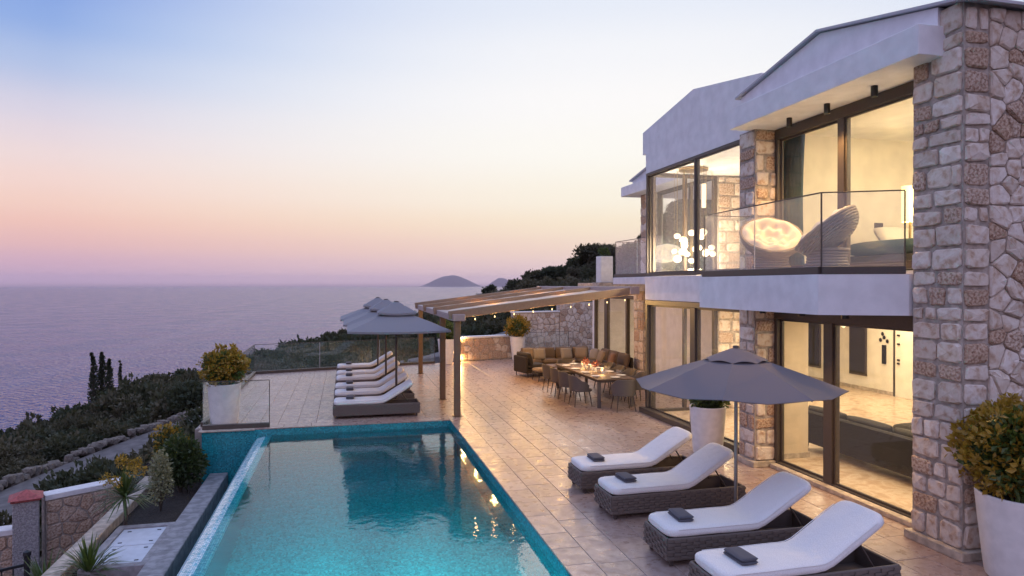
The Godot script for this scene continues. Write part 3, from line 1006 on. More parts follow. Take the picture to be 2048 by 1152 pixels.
	bpart(v, "skirting", Vector3(15.275, 0.02, -26.1), Vector3(15.297, 0.12, -16.37), M.cream_stone, 0.0)
	# bedroom box
	bpart(v, "interior_wall", Vector3(7.55, 3.41, -11.08), Vector3(12.2, 5.96, -10.95), M.inner_plaster, 0.0)
	bpart(v, "interior_wall", Vector3(12.2, 3.41, -11.08), Vector3(12.35, 5.96, -6.71), M.inner_plaster, 0.0)
	bpart(v, "interior_wall", Vector3(7.62, 3.41, -6.78), Vector3(12.2, 5.96, -6.705), M.inner_plaster, 0.0)
	bpart(v, "interior_wall", Vector3(11.5, 3.415, -15.76), Vector3(11.62, 6.0, -11.09), M.inner_plaster, 0.0)
	bpart(v, "interior_wall", Vector3(9.99, 3.415, -15.9), Vector3(11.5, 6.0, -15.77), M.inner_plaster, 0.0)
	bpart(v, "switch_plate", Vector3(9.75, 4.26, -10.948), Vector3(9.95, 4.38, -10.94), M.frame, 0.003)
	# the recessed wing beyond, with its terrace roof and upper storey
	bpart(v, "floor_slab", Vector3(7.78, 3.22, -19.1), Vector3(15.5, 3.42, -15.91), P)
	bpart(v, "floor_slab", Vector3(9.5, 3.02, -27.2), Vector3(15.5, 3.28, -19.11), M.cream_stone)
	window_x(v, 9.92, -26.2, -22.0, 0.0, 2.82, [[-24.95, 0.3], [-22.95, 0.12]], 0.1, 0.14)
	bpart(v, "floor_slab", Vector3(9.86, 2.82, -26.2), Vector3(10.1, 3.02, -16.0), P, 0.0)
	var fp := bpart(v, "stone_pillar", Vector3(9.74, 0.0, -22.0), Vector3(10.08, 2.99, -21.2), M.mortar, 0.0)
	stones(fp, Vector3(9.742, 0.02, -22.0), Vector3(0, 0, 1), Vector3.UP, 0.8, 2.95, 0.33, WALLSTONE, true, 0.03)
	stones(fp, Vector3(9.74, 0.02, -21.198), Vector3(1, 0, 0), Vector3.UP, 0.34, 2.95, 0.3, WALLSTONE, true, 0.03)
	bpart(v, "wall", Vector3(9.9, 0.0, -21.19), Vector3(9.98, 2.82, -16.0), P, 0.0)
	var up := bpart(v, "stone_wall", Vector3(9.64, 3.42, -21.2), Vector3(10.0, 6.2, -20.3), M.mortar, 0.0)
	stones(up, Vector3(9.642, 3.44, -21.2), Vector3(0, 0, 1), Vector3.UP, 0.9, 2.75, 0.3, WALLSTONE, false, 0.03)
	window_x(v, 9.85, -20.29, -16.0, 3.42, 6.2, [[-18.2, 0.1]])
	bpart(v, "eave_beam", Vector3(9.15, 6.2, -21.75), Vector3(10.2, 6.52, -15.92), P)
	gb = MB.new()
	prism_x(gb, [Vector2(-21.35, 6.52), Vector2(-21.35, 6.70), Vector2(-18.9, 7.15), Vector2(-16.12, 6.75), Vector2(-16.12, 6.52)], 9.4, 9.7)
	part(v, "gable", gb, P)
	var rr := MB.new()
	prism_x(rr, [Vector2(-21.45, 6.68), Vector2(-21.45, 6.73), Vector2(-18.9, 7.20), Vector2(-18.9, 7.15)], 9.32, 13.0)
	part(v, "roof", rr, M.trim_metal)
	bpart(v, "roof", Vector3(10.2, 6.2, -21.7), Vector3(14.5, 6.5, -16.1), P)
	# lamps of the house
	for z in [-9.8, -8.9, -7.95]: downlight(v, Vector3(7.08, 5.938, z), 3.0)
	for z in [-9.85, -8.85, -7.95]: downlight(v, Vector3(6.62, 2.808, z), 1.3, 0.07, 0.05)
	for p in [[Vector3(9.3, 2.80, -8.8), Vector2(2.4, 2.4), 10.0], [Vector3(9.6, 2.80, -13.3), Vector2(2.4, 2.6), 9.0], [Vector3(13.2, 2.80, -15.5), Vector2(2.0, 4.0), 11.0], [Vector3(12.4, 2.80, -22.5), Vector2(1.5, 2.5), 5.0]]:
		var lp := bpart(v, "ceiling_panel", p[0] + Vector3(-p[1].x / 2, 0.004, -p[1].y / 2), p[0] + Vector3(p[1].x / 2, 0.022, p[1].y / 2), M.ceiling_glow, 0.0)
		area(lp, p[0] - Vector3(0, 0.01, 0), Vector3.DOWN, p[1], p[2], WARM)
	for p in [[Vector3(9.6, 5.93, -7.5), Vector2(2.4, 1.0), 13.0], [Vector3(12.0, 5.99, -18.4), Vector2(1.0, 1.0), 1.5]]:
		var lp := bpart(v, "ceiling_panel", p[0] + Vector3(-p[1].x / 2, 0.004, -p[1].y / 2), p[0] + Vector3(p[1].x / 2, 0.022, p[1].y / 2), M.ceiling_glow, 0.0)
		area(lp, p[0] - Vector3(0, 0.01, 0), Vector3.DOWN, p[1], p[2], WARM)

# glass balustrade along a chain of points on its floor
func balustrade(label: String, pts: Array, y: float, h: float, each := 2.0, group := ""):
	var t := thing("glass_balustrade", label, "balustrade", Vector3.ZERO, 0.0, group)
	for k in pts.size() - 1:
		var a := Vector3(pts[k].x, y, pts[k].y)
		var b := Vector3(pts[k + 1].x, y, pts[k + 1].y)
		var d := b - a
		var L := d.length()
		var bs := Basis.looking_at(d.normalized(), Vector3.UP)
		var m := MB.new()
		m.box((a + b) * 0.5 + Vector3(0, 0.05, 0), Vector3(0.11, 0.10, L), 0.006, bs)
		part(t, "base_rail", m, M.frame)
		var n := maxi(1, int(round(L / each)))
		for i in n:
			var c := a + d * ((i + 0.5) / n)
			m = MB.new()
			m.box(c + Vector3(0, 0.10 + (h - 0.1) / 2, 0), Vector3(0.014, h - 0.1, L / n - 0.02), 0.0, bs)
			part(t, "glass_panel", m, M.rail_glass)
			if i > 0:
				m = MB.new()
				m.box(a + d * (i * 1.0 / n) + Vector3(0, 0.1 + (h - 0.1) / 2, 0), Vector3(0.012, h - 0.1, 0.012), 0.0, bs)
				part(t, "joint", m, M.trim_metal)
		m = MB.new()
		m.box((a + b) * 0.5 + Vector3(0, h + 0.008, 0), Vector3(0.022, 0.016, L), 0.003, bs)
		part(t, "top_rail", m, M.frame)
		m = MB.new()
		m.box(b + Vector3(0, h / 2, 0), Vector3(0.016, h, 0.016), 0.0, bs)
		part(t, "corner_joint", m, M.frame)

# ---------------------------------------------------------------- pergola
func build_pergola():
	var t := thing("pergola", "brown metal pergola with retractable cloth roof over the dining area", "pergola")
	for z in [-16.45, -19.0, -24.75]:
		var p := bpart(t, "post", Vector3(2.575, 0.012, z - 0.075), Vector3(2.725, 2.33, z + 0.075), M.bronze, 0.01)
		bpart(p, "base_plate", Vector3(2.54, 0.0, z - 0.11), Vector3(2.76, 0.012, z + 0.11), M.bronze, 0.003)
	bpart(t, "gutter_beam", Vector3(2.50, 2.332, -25.1), Vector3(2.80, 2.50, -16.12), M.gutter, 0.015)
	bpart(t, "housing", Vector3(7.08, 2.96, -25.0), Vector3(7.33, 3.16, -16.2), M.gutter, 0.015)
	var zs := [-16.3, -19.2, -21.8, -24.4]
	for k in 4:
		var z: float = zs[k]
		var x0 := 2.42
		var m := MB.new()
		prism_z_rafter(m, z, x0, 7.34)
		var r := part(t, "rafter", m, M.rafter_metal)
		var n := 9 if k == 0 else 2
		for i in n:
			var q := (i + 0.7) / (n + 0.2)
			var p := Vector3(lerpf(x0 + 0.3, 7.2, q), lerpf(2.335 + 0.02, 2.86, q) - 0.02, z + 0.03)
			var b := MB.new()
			b.lathe([Vector2(0.0, 0.03), Vector2(0.010, 0.02), Vector2(0.013, -0.008), Vector2(0.009, -0.018), Vector2(0, -0.022)], 10)
			part(r, "bulb", b, M.bulb, p)
			omni(r, p + Vector3(0, -0.005, 0), 0.05 if k == 0 else 1.0, AMBER, 0.025)
	for k in 3:
		var g := []
		for i in 15:
			var row := []
			var q := i / 14.0
			for j in 5:
				var s := j / 4.0
				row.append(Vector3(lerpf(2.55, 7.07, q), lerpf(2.475, 3.05, q) - 0.02 * sin(PI * s) - 0.012 * sin(q * PI * 7.0) * sin(q * PI * 7.0), lerpf(zs[k] - 0.06, zs[k + 1] + 0.06, s)))
			g.append(row)
		var m := MB.new()
		m.sheet(g, false, false)
		part(t, "cloth_roof", m, M.canopy_cloth)

func prism_z_rafter(m: MB, z: float, x0: float, x1: float):
	var h := 0.2
	var a := Vector3(x0, 2.52, z)
	var b := Vector3(x1, 3.12, z)
	var d := (b - a).normalized()
	m.box((a + b) * 0.5 + Vector3(0, -0.05, 0), Vector3(0.10, h, (b - a).length()), 0.012, Basis.looking_at(d, Vector3.UP))

# ---------------------------------------------------------------- loungers
var lounger0: Node3D
var towel0: MeshInstance3D
const LH := 0.325  # half width

func make_lounger(label: String) -> Node3D:
	var t := thing("sun_lounger", label, "sun lounger")
	var L := 2.06
	var core := MB.new()
	core.span(Vector3(0.02, 0.09, -LH + 0.02), Vector3(L - 0.02, 0.115, LH - 0.02))
	core.span(Vector3(0.014, 0.09, -LH + 0.014), Vector3(L - 0.014, 0.31, -LH + 0.03))
	core.span(Vector3(0.014, 0.09, LH - 0.03), Vector3(L - 0.014, 0.31, LH - 0.014))
	core.span(Vector3(0.014, 0.09, -LH + 0.031), Vector3(0.03, 0.31, LH - 0.031))
	core.span(Vector3(L - 0.03, 0.09, -LH + 0.031), Vector3(L - 0.014, 0.31, LH - 0.031))
	core.span(Vector3(0.05, 0.28, -LH + 0.04), Vector3(1.2, 0.30, LH - 0.04))
	part(t, "base", core, M.wicker_core)
	var rim := MB.new()
	for s in [-1.0, 1.0]:
		rim.tube([Vector3(0.02, 0.315, s * (LH - 0.022)), Vector3(L - 0.02, 0.315, s * (LH - 0.022))], [0.017, 0.017], 8)
		rim.tube([Vector3(0.02, 0.085, s * (LH - 0.022)), Vector3(L - 0.02, 0.085, s * (LH - 0.022))], [0.015, 0.015], 8)
	for x in [0.02, L - 0.02]:
		rim.tube([Vector3(x, 0.315, -LH + 0.022), Vector3(x, 0.315, LH - 0.022)], [0.017, 0.017], 8)
		rim.tube([Vector3(x, 0.085, -LH + 0.022), Vector3(x, 0.085, LH - 0.022)], [0.015, 0.015], 8)
	part(t, "rim", rim, M.wicker)
	# woven strips, alternately over and under the uprights
	for s in [-1.0, 1.0]:
		var w := MB.new()
		for r in 6:
			for c in 26:
				var off := 0.012 if (r + c) % 2 == 0 else 0.0
				w.box(Vector3(0.05 + c * 0.0784, 0.112 + r * 0.037, s * (LH - 0.012 + off)), Vector3(0.082, 0.031, 0.012), 0.0)
		var o := part(t, "woven_side", w, M.wicker)
		o.set_meta("kind", "stuff")
		w = MB.new()
		for r in 6:
			for c in 8:
				var off := 0.012 if (r + c) % 2 == 0 else 0.0
				w.box(Vector3((0.012 - off) if s < 0 else (L - 0.012 + off), 0.112 + r * 0.037, -LH + 0.05 + c * 0.0786), Vector3(0.012, 0.031, 0.082), 0.0)
		part(t, "woven_end", w, M.wicker).set_meta("kind", "stuff")
	for x in [0.08, L - 0.08]:
		for s in [-1.0, 1.0]:
			var g := MB.new()
			g.box(Vector3(x, 0.045, s * (LH - 0.07)), Vector3(0.05, 0.09, 0.05), 0.006)
			part(t, "leg", g, M.dark_pole)
	# raised back frame with a strut
	var a := deg_to_rad(31.0)
	var bf := MB.new()
	for s in [-1.0, 1.0]:
		bf.tube([Vector3(1.13, 0.30, s * (LH - 0.06)), Vector3(1.13 + cos(a) * 0.86, 0.30 + sin(a) * 0.86, s * (LH - 0.06))], [0.016, 0.016], 8)
		bf.tube([Vector3(1.62, 0.57, s * (LH - 0.1)), Vector3(1.80, 0.30, s * (LH - 0.1))], [0.011, 0.011], 6)
	for k in 5:
		var q := 0.1 + k * 0.18
		bf.box(Vector3(1.13 + cos(a) * q, 0.30 + sin(a) * q, 0), Vector3(0.07, 0.012, 2 * LH - 0.12), 0.0, Basis(Vector3(0, 0, 1), a))
	part(t, "back_frame", bf, M.dark_pole)
	# mattress
	var st := []
	var ht := 0.064
	for k in 30:
		var q: float = [0.0, 0.004, 0.012, 0.026, 0.045, 0.065][k] if k < 6 else (1.0 - [0.0, 0.004, 0.012, 0.026, 0.045, 0.065][29 - k] if k > 23 else lerpf(0.065, 0.935, (k - 5) / 19.0))
		var p: Vector3
		var dir: float
		var s := q * 2.0
		if s < 1.06:
			p = Vector3(0.02 + s, 0.380, 0); dir = 0.0
		elif s < 1.26:
			var m := (s - 1.06) / 0.20
			dir = a * m
			p = Vector3(1.08 + 0.20 * (sin(a * m) / a if a > 0 else m), 0.380 + 0.20 / a * (1.0 - cos(a * m)), 0)
		else:
			dir = a
			var e := Vector3(1.08 + 0.20 * sin(a) / a, 0.380 + 0.20 / a * (1.0 - cos(a)), 0)
			p = e + Vector3(cos(a), sin(a), 0) * (s - 1.26)
		var end := clampf(minf(q, 1.0 - q) / 0.065, 0.0, 1.0)
		var k1 := 0.62 + 0.38 * sqrt(maxf(0.0, 1.0 - pow(1.0 - end, 2.2)))
		var k2 := 0.40 + 0.60 * sqrt(maxf(0.0, 1.0 - pow(1.0 - minf(end * 1.8, 1.0), 2.0)))
		var dip := 0.006 * sin(s * 9.0)
		st.append([p, Vector3(0, 0, LH * 0.985 * k1), Vector3(-sin(dir), cos(dir), 0) * (ht * k2 + dip * 0.5)])
	var mm := MB.new()
	mm.sweep(st, 3.6, 24)
	var mo := part(t, "mattress", mm, M.white_cushion)
	for sgn in [-1.0, 1.0]:
		var pip := MB.new()
		var pts := []
		var rad := []
		for k in range(5, 25):
			pts.append(st[k][0] + st[k][1] * sgn * 0.985 + st[k][2] * 0.62); rad.append(0.005)
		pip.tube(pts, rad, 5)
		part(mo, "piping", pip, M.white_cushion)
	return t

func make_towel(label: String) -> MeshInstance3D:
	var m := MB.new()
	for k in 2:
		var st := []
		for i in 9:
			var q := i / 8.0 * 2.0 - 1.0
			var e := sqrt(maxf(0.0, 1.0 - pow(absf(q), 6.0)))
			st.append([Vector3(q * 0.095, 0.018 + 0.034 * k, 0.004 * k), Vector3(0, 0, 0.17 - 0.006 * k) * (0.93 + 0.07 * e), Vector3(0, 0.018 * (0.35 + 0.65 * e), 0)])
		m.sweep(st, 5.0, 16)
	return single("folded_towel", m, M.towel, label, "towel")

func build_loungers():
	var near := [[-10.18, "white cushioned wicker lounger farthest along the row beside the house"], [-8.97, "white cushioned wicker lounger second from the far end beside the grey octagonal parasol"], [-7.37, "white cushioned wicker lounger on the near side of the octagonal parasol pole"], [-6.14, "nearest wicker lounger with white cushion, cut off by the picture's bottom edge"]]
	lounger0 = make_lounger(near[0][1])
	lounger0.position = Vector3(3.5, 0, near[0][0])
	lounger0.set_meta("group", "loungers beside the house")
	towel0 = make_towel("grey folded towel on the farthest lounger beside the house")
	towel0.position = Vector3(3.85, 0.444, near[0][0] + 0.02)
	towel0.set_meta("group", "folded grey towels")
	for k in range(1, 4):
		copy(lounger0, "sun_lounger", near[k][1], Vector3(3.5 + [0, 0.0, 0.03, -0.02][k], 0, near[k][0]), [0, 0.01, -0.015, 0.012][k], "loungers beside the house")
		copy(towel0, "folded_towel", ["", "grey folded towel on the second lounger beside the house", "grey folded towel on the lounger nearest the octagonal parasol's pole on its near side", "grey folded towel on the nearest lounger at the bottom edge"][k], Vector3(3.86, 0.444, near[k][0] + [0, -0.03, 0.0, 0.03][k]), [0, 0.06, -0.05, 0.04][k], "folded grey towels")
	var ord := ["nearest", "second", "third", "fourth", "fifth", "farthest"]
	var zs := [-17.05, -18.45, -19.7, -21.35, -22.6, -24.5]
	for k in 6:
		copy(lounger0, "sun_lounger", "%s of the six white loungers in the row beyond the pool" % ord[k], Vector3(-0.28, 0, zs[k]), [0, 0.02, -0.02, 0.01, -0.01, 0.015][k], "loungers beyond the pool")
		copy(towel0, "folded_towel", "grey folded towel on the %s lounger beyond the pool" % ord[k], Vector3(0.12, 0.444, zs[k]), 0.05 * (k % 3 - 1), "folded grey towels")

# ---------------------------------------------------------------- parasols
func parasol_oct(label: String, at: Vector3, turn: float):
	var t := thing("octagonal_parasol", label, "parasol", at, turn)
	var pole := MB.new()
	pole.tube([Vector3(0, 0.03, 0), Vector3(0, 2.30, 0)], [0.024, 0.024], 14)
	part(t, "pole", pole, M.pole_metal)
	var base := MB.new()
	base.lathe([Vector2(0, 0.0), Vector2(0.26, 0.0), Vector2(0.26, 0.045), Vector2(0.24, 0.06), Vector2(0.05, 0.07), Vector2(0.05, 0.22), Vector2(0.0, 0.22)], 28)
	part(t, "base", base, M.dark_pole)
	var R := 1.36
	for k in 8:
		var a0 := TAU * k / 8.0
		var a1 := TAU * (k + 1) / 8.0
		var g := []
		for i in 9:
			var q := i / 8.0
			var row := []
			for j in 7:
				var s := j / 6.0
				var p := Vector3(cos(a0), 0, sin(a0)).lerp(Vector3(cos(a1), 0, sin(a1)), s) * lerpf(0.10, R, q)
				p.y = lerpf(2.27, 1.86, pow(q, 1.12)) - 0.03 * sin(PI * s) * q - 0.018 * q * q * sin(PI * s)
				row.append(p)
			g.append(row)
		var m := MB.new()
		m.sheet(g, false, false)
		if m.n[30].y < 0:
			m = MB.new()
			m.sheet(g, false, true)
		part(t, "canopy_panel", m, M.parasol_cloth)
		var hm := MB.new()
		hm.tube([g[8][0], g[8][3], g[8][6]], [0.006, 0.006, 0.006], 5)
		part(t, "hem", hm, M.parasol_cloth)
		var rb := MB.new()
		rb.tube([Vector3(cos(a0) * 0.04, 2.235, sin(a0) * 0.04), Vector3(cos(a0) * R * 0.99, 1.845, sin(a0) * R * 0.99)], [0.009, 0.008], 6)
		rb.tube([Vector3(cos(a0) * 0.04, 1.72, sin(a0) * 0.04), Vector3(cos(a0) * R * 0.5, 2.035, sin(a0) * R * 0.5)], [0.007, 0.007], 6)
		part(t, "rib", rb, M.pole_metal)
	# vent cap with scalloped edge
	for k in 8:
		var a0 := TAU * k / 8.0
		var a1 := TAU * (k + 1) / 8.0
		var g := []
		for i in 6:
			var q := i / 5.0
			var row := []
			for j in 7:
				var s := j / 6.0
				var p := Vector3(cos(a0), 0, sin(a0)).lerp(Vector3(cos(a1), 0, sin(a1)), s) * lerpf(0.0, 0.42, q)
				p.y = lerpf(2.365, 2.185, pow(q, 1.2)) + 0.028 * sin(PI * s) * q * q
				row.append(p)
			g.append(row)
		var m := MB.new()
		m.sheet(g, false, false)
		part(t, "vent_cap", m, M.parasol_cloth)
	var fin := MB.new()
	fin.lathe([Vector2(0.05, 2.36), Vector2(0.035, 2.385), Vector2(0.0, 2.39)], 12)
	part(t, "finial", fin, M.dark_pole)
	var hub := MB.new()
	hub.lathe([Vector2(0.03, 1.68), Vector2(0.045, 1.70), Vector2(0.045, 1.74), Vector2(0.03, 1.76)], 12)
	part(t, "slider", hub, M.dark_pole)

func parasol_square(label: String, at: Vector3) -> Node3D:
	var t := thing("square_parasol", label, "parasol", at, 0.0, "square parasols beyond the pool")
	var pole := MB.new()
	pole.tube([Vector3(0, 0.03, 0), Vector3(0, 2.72, 0)], [0.03, 0.03], 12)
	part(t, "pole", pole, M.dark_pole)
	var base := MB.new()
	base.box(Vector3(0, 0.03, 0), Vector3(0.5, 0.06, 0.5), 0.01)
	base.tube([Vector3(0, 0.05, 0), Vector3(0, 0.3, 0)], [0.045, 0.045], 12)
	part(t, "base", base, M.dark_pole)
	for tier in [[0.30, 1.23, 2.47, 2.10, "canopy_panel"], [0.05, 0.47, 2.77, 2.515, "top_panel"]]:
		for k in 4:
			var a0 := TAU * k / 4.0 + PI / 4
			var a1 := TAU * (k + 1) / 4.0 + PI / 4
			var g := []
			for i in 7:
				var q := i / 6.0
				var row := []
				for j in 9:
					var s := j / 8.0
					var p := (Vector3(cos(a0), 0, sin(a0)).lerp(Vector3(cos(a1), 0, sin(a1)), s)) * lerpf(tier[0], tier[1], q) * 1.4142
					p.y = lerpf(tier[2], tier[3], q) - 0.03 * sin(PI * s) * q
					row.append(p)
				g.append(row)
			# short hanging edge
			var fall := []
			for p in g[6]: fall.append(p + Vector3(0, -0.05, 0))
			var m := MB.new()
			m.sheet(g, false, false)
			m.sheet([g[6], fall], false, false)
			part(t, tier[4], m, M.parasol_pale)
	for k in 4:
		var a := TAU * k / 4.0 + PI / 4
		var rb := MB.new()
		rb.tube([Vector3(0, 2.58, 0), Vector3(cos(a) * 1.70, 2.085, sin(a) * 1.70)], [0.012, 0.01], 6)
		rb.tube([Vector3(0, 1.9, 0), Vector3(cos(a) * 0.9, 2.30, sin(a) * 0.9)], [0.009, 0.009], 6)
		part(t, "rib", rb, M.dark_pole)
	var fin := MB.new()
	fin.box(Vector3(0, 2.77, 0), Vector3(0.12, 0.04, 0.12), 0.01)
	part(t, "finial", fin, M.dark_pole)
	return t

func build_parasols():
	parasol_oct("charcoal octagonal parasol standing between the loungers beside the house", Vector3(5.11, 0, -8.2), 0.12)
	var p := parasol_square("nearest of three square grey parasols over the loungers beyond the pool", Vector3(1.28, 0, -17.75))
	copy(p, "square_parasol", "middle of three square grey parasols over the loungers beyond the pool", Vector3(1.18, 0, -20.6), 0.0)
	copy(p, "square_parasol", "farthest of three square grey parasols over the loungers beyond the pool", Vector3(1.08, 0, -23.6), 0.0)

# ---------------------------------------------------------------- plants
func ball(m: MB, c: Vector3, r: Vector3, n: int, l: float, lump := 0.25, inner := 0.45, up := 0.35):
	# leaves spread through a lumpy crown
	var lumps := []
	for k in 14: lumps.append(Vector3(rng.randfn(), rng.randfn(), rng.randfn()).normalized())
	for k in n:
		var d := Vector3(rng.randfn(), rng.randfn(), rng.randfn()).normalized()
		var b := 0.0
		for q in lumps: b = maxf(b, pow(maxf(0.0, d.dot(q)), 14.0))
		var s := (1.0 - lump + lump * b * 1.2) * pow(rng.randf_range(inner, 1.0), 0.6)
		var p := c + d * s * r
		var dir := (d + Vector3(rng.randfn(), rng.randfn() + up, rng.randfn()) * 0.6).normalized()
		var side := dir.cross(Vector3(rng.randfn(), rng.randfn(), rng.randfn())).normalized()
		var ll := l * rng.randf_range(0.7, 1.3)
		m.leaf(p, dir, side, ll, ll * 0.62)

func potted(label: String, at: Vector3, r_top: float, r_bot: float, h: float, crown: float, yellow: bool, seed_: int, n := 2600) -> Node3D:
	rng.seed = seed_
	var t := thing("potted_shrub", label, "potted plant", at, 0.0, "shrubs in white pots")
	var m := MB.new()
	var pr := [Vector2(0, 0.0), Vector2(r_bot - 0.015, 0.0), Vector2(r_bot, 0.015)]
	for k in range(1, 9): pr.append(Vector2(lerpf(r_bot, r_top, pow(k / 8.0, 0.9)), h * k / 8.0 - 0.012))
	pr.append(Vector2(r_top - 0.006, h)); pr.append(Vector2(r_top - 0.028, h)); pr.append(Vector2(r_top - 0.034, h - 0.01)); pr.append(Vector2(r_top - 0.04, h - 0.09))
	m.lathe(pr, 40)
	part(t, "pot", m, M.white_pot)
	m = MB.new()
	m.lathe([Vector2(r_top - 0.041, h - 0.07), Vector2(r_top * 0.4, h - 0.05), Vector2(0, h - 0.04)], 20)
	part(t, "soil", m, M.soil)
	m = MB.new()
	for k in 7:
		var a := TAU * k / 7.0
		m.tube([Vector3(cos(a) * 0.05, h - 0.06, sin(a) * 0.05), Vector3(cos(a) * crown * 0.35, h + crown * 0.5, sin(a) * crown * 0.35), Vector3(cos(a) * crown * 0.6, h + crown * 1.0, sin(a) * crown * 0.6)], [0.012, 0.009, 0.004], 5)
	part(t, "stems", m, M.bark)
	var c := Vector3(0, h + crown * 0.72, 0)
	m = MB.new()
	ball(m, c, Vector3(crown, crown * 0.86, crown) * 0.97, n, 0.085, 0.32, 0.35)
	part(t, "foliage", m, M.leaf_green if yellow else M.leaf_dark)
	m = MB.new()
	ball(m, c, Vector3(crown, crown * 0.88, crown) * 1.02, int(n * 0.42) if yellow else n / 3, 0.085, 0.25, 0.78, 0.6)
	for k in 46:
		var d := Vector3(rng.randfn(), rng.randfn() + 0.5, rng.randfn()).normalized()
		var e := c + d * Vector3(crown, crown * 0.88, crown) * rng.randf_range(0.94, 1.12)
		ball(m, e, Vector3.ONE * rng.randf_range(0.04, 0.075), 14, 0.085, 0.2, 0.1, 0.8)
	part(t, "young_leaves", m, M.leaf_yellow if yellow else M.leaf_green)
	return t

func yucca(label: String, at: Vector3, trunk: float, R: float, n: int, seed_: int, blossom := false):
	rng.seed = seed_
	var t := thing("yucca_plant", label, "plant", at)
	if trunk > 0.1:
		var tr := MB.new()
		tr.tube([Vector3.ZERO, Vector3(0.02, trunk * 0.5, 0.01), Vector3(-0.01, trunk, 0)], [0.035, 0.03, 0.03], 8)
		part(t, "trunk", tr, M.bark)
	var m := MB.new()
	for k in n:
		var a := rng.randf() * TAU
		var e := rng.randf_range(-0.35, 1.4) if trunk > 0.1 else rng.randf_range(0.05, 1.4)
		var d := Vector3(cos(a) * cos(e), sin(e), sin(a) * cos(e))
		var L := R * rng.randf_range(0.7, 1.1)
		var s := d.cross(Vector3.UP).normalized() * 0.016
		var p0 := Vector3(0, trunk, 0)
		var p1 := p0 + d * L * 0.55 + Vector3(0, 0.02, 0)
		var p2 := p0 + d * L - Vector3(0, L * 0.16 * cos(e), 0)
		m.quad(p0 - s * 0.6, p1 - s, p1 + s, p0 + s * 0.6)
		m.tri(p1 - s, p2, p1 + s)
	part(t, "leaves", m, M.yucca_leaf)
	if blossom:
		m = MB.new()
		for k in 9:
			var a := TAU * k / 9.0 + 0.3
			var c := Vector3(cos(a) * R * rng.randf_range(0.1, 0.55), trunk + R * rng.randf_range(0.5, 1.0), sin(a) * R * rng.randf_range(0.1, 0.55))
			ball(m, c, Vector3.ONE * 0.10, 60, 0.05, 0.2, 0.2)
		part(t, "blossom", m, M.leaf_yellow)

func shrub(label: String, at: Vector3, r: Vector3, n: int, l: float, mt: Material, seed_: int, tip = null):
	rng.seed = seed_
	var t := thing("garden_shrub", label, "shrub", at)
	var s := MB.new()
	for k in 5:
		var a := TAU * k / 5.0
		s.tube([Vector3(0, -0.05, 0), Vector3(cos(a) * r.x * 0.4, r.y * 0.8, sin(a) * r.z * 0.4)], [0.014, 0.006], 5)
	part(t, "stems", s, M.bark)
	var m := MB.new()
	ball(m, Vector3(0, r.y, 0), r, n, l, 0.3, 0.3)
	part(t, "foliage", m, mt)
	if tip:
		m = MB.new()
		ball(m, Vector3(0, r.y * 1.35, 0), Vector3(r.x, r.y * 0.75, r.z), n / 3, l, 0.3, 0.5)
		part(t, "flowering_tips", m, tip)

func tree(called: String, label: String, at: Vector3, h: float, r: float, mt: Material, seed_: int, conical := false):
	rng.seed = seed_
	var t := thing(called, label, "tree", at)
	var tr := MB.new()
	tr.tube([Vector3(0, -0.6, 0), Vector3(0.05 * r, h * 0.4, 0), Vector3(0, h * (0.9 if conical else 0.65), 0.03)], [0.07 * h * 0.5 + 0.03, 0.05 * h * 0.4 + 0.02, 0.02], 8)
	if not conical:
		for k in 5:
			var a := TAU * k / 5.0 + rng.randf()
			tr.tube([Vector3(0.03, h * 0.35, 0), Vector3(cos(a) * r * 0.6, h * rng.randf_range(0.6, 0.8), sin(a) * r * 0.6)], [0.05, 0.015], 6)
	part(t, "trunk", tr, M.bark)
	var m := MB.new()
	if conical:
		for k in 16:
			var q := k / 15.0
			ball(m, Vector3(rng.randfn() * 0.08 * r, h * lerpf(0.08, 0.97, q), rng.randfn() * 0.08 * r), Vector3(1, 1.5, 1) * r * (pow(1.0 - q, 0.8) * minf(1.0, 0.5 + q * 2.0) * 0.95 + 0.07), 130, 0.16 * r + 0.07, 0.2, 0.3, 1.4)
	else:
		for k in 9:
			var a := rng.randf() * TAU
			var q := rng.randf()
			ball(m, Vector3(cos(a) * r * 0.55 * sqrt(q), h * rng.randf_range(0.55, 0.85), sin(a) * r * 0.55 * sqrt(q)), Vector3(1, 0.7, 1) * r * rng.randf_range(0.35, 0.6), 220, 0.15 * r + 0.06, 0.35, 0.2)
	part(t, "crown", m, mt)

func screen_at(u: float, d: float) -> Vector3:
	var yaw := deg_to_rad(13.75)
	var r := (u - 1024.0) / 1365.0 * d
	return Vector3(sin(yaw) * d + cos(yaw) * r, 0, -cos(yaw) * d + sin(yaw) * r)

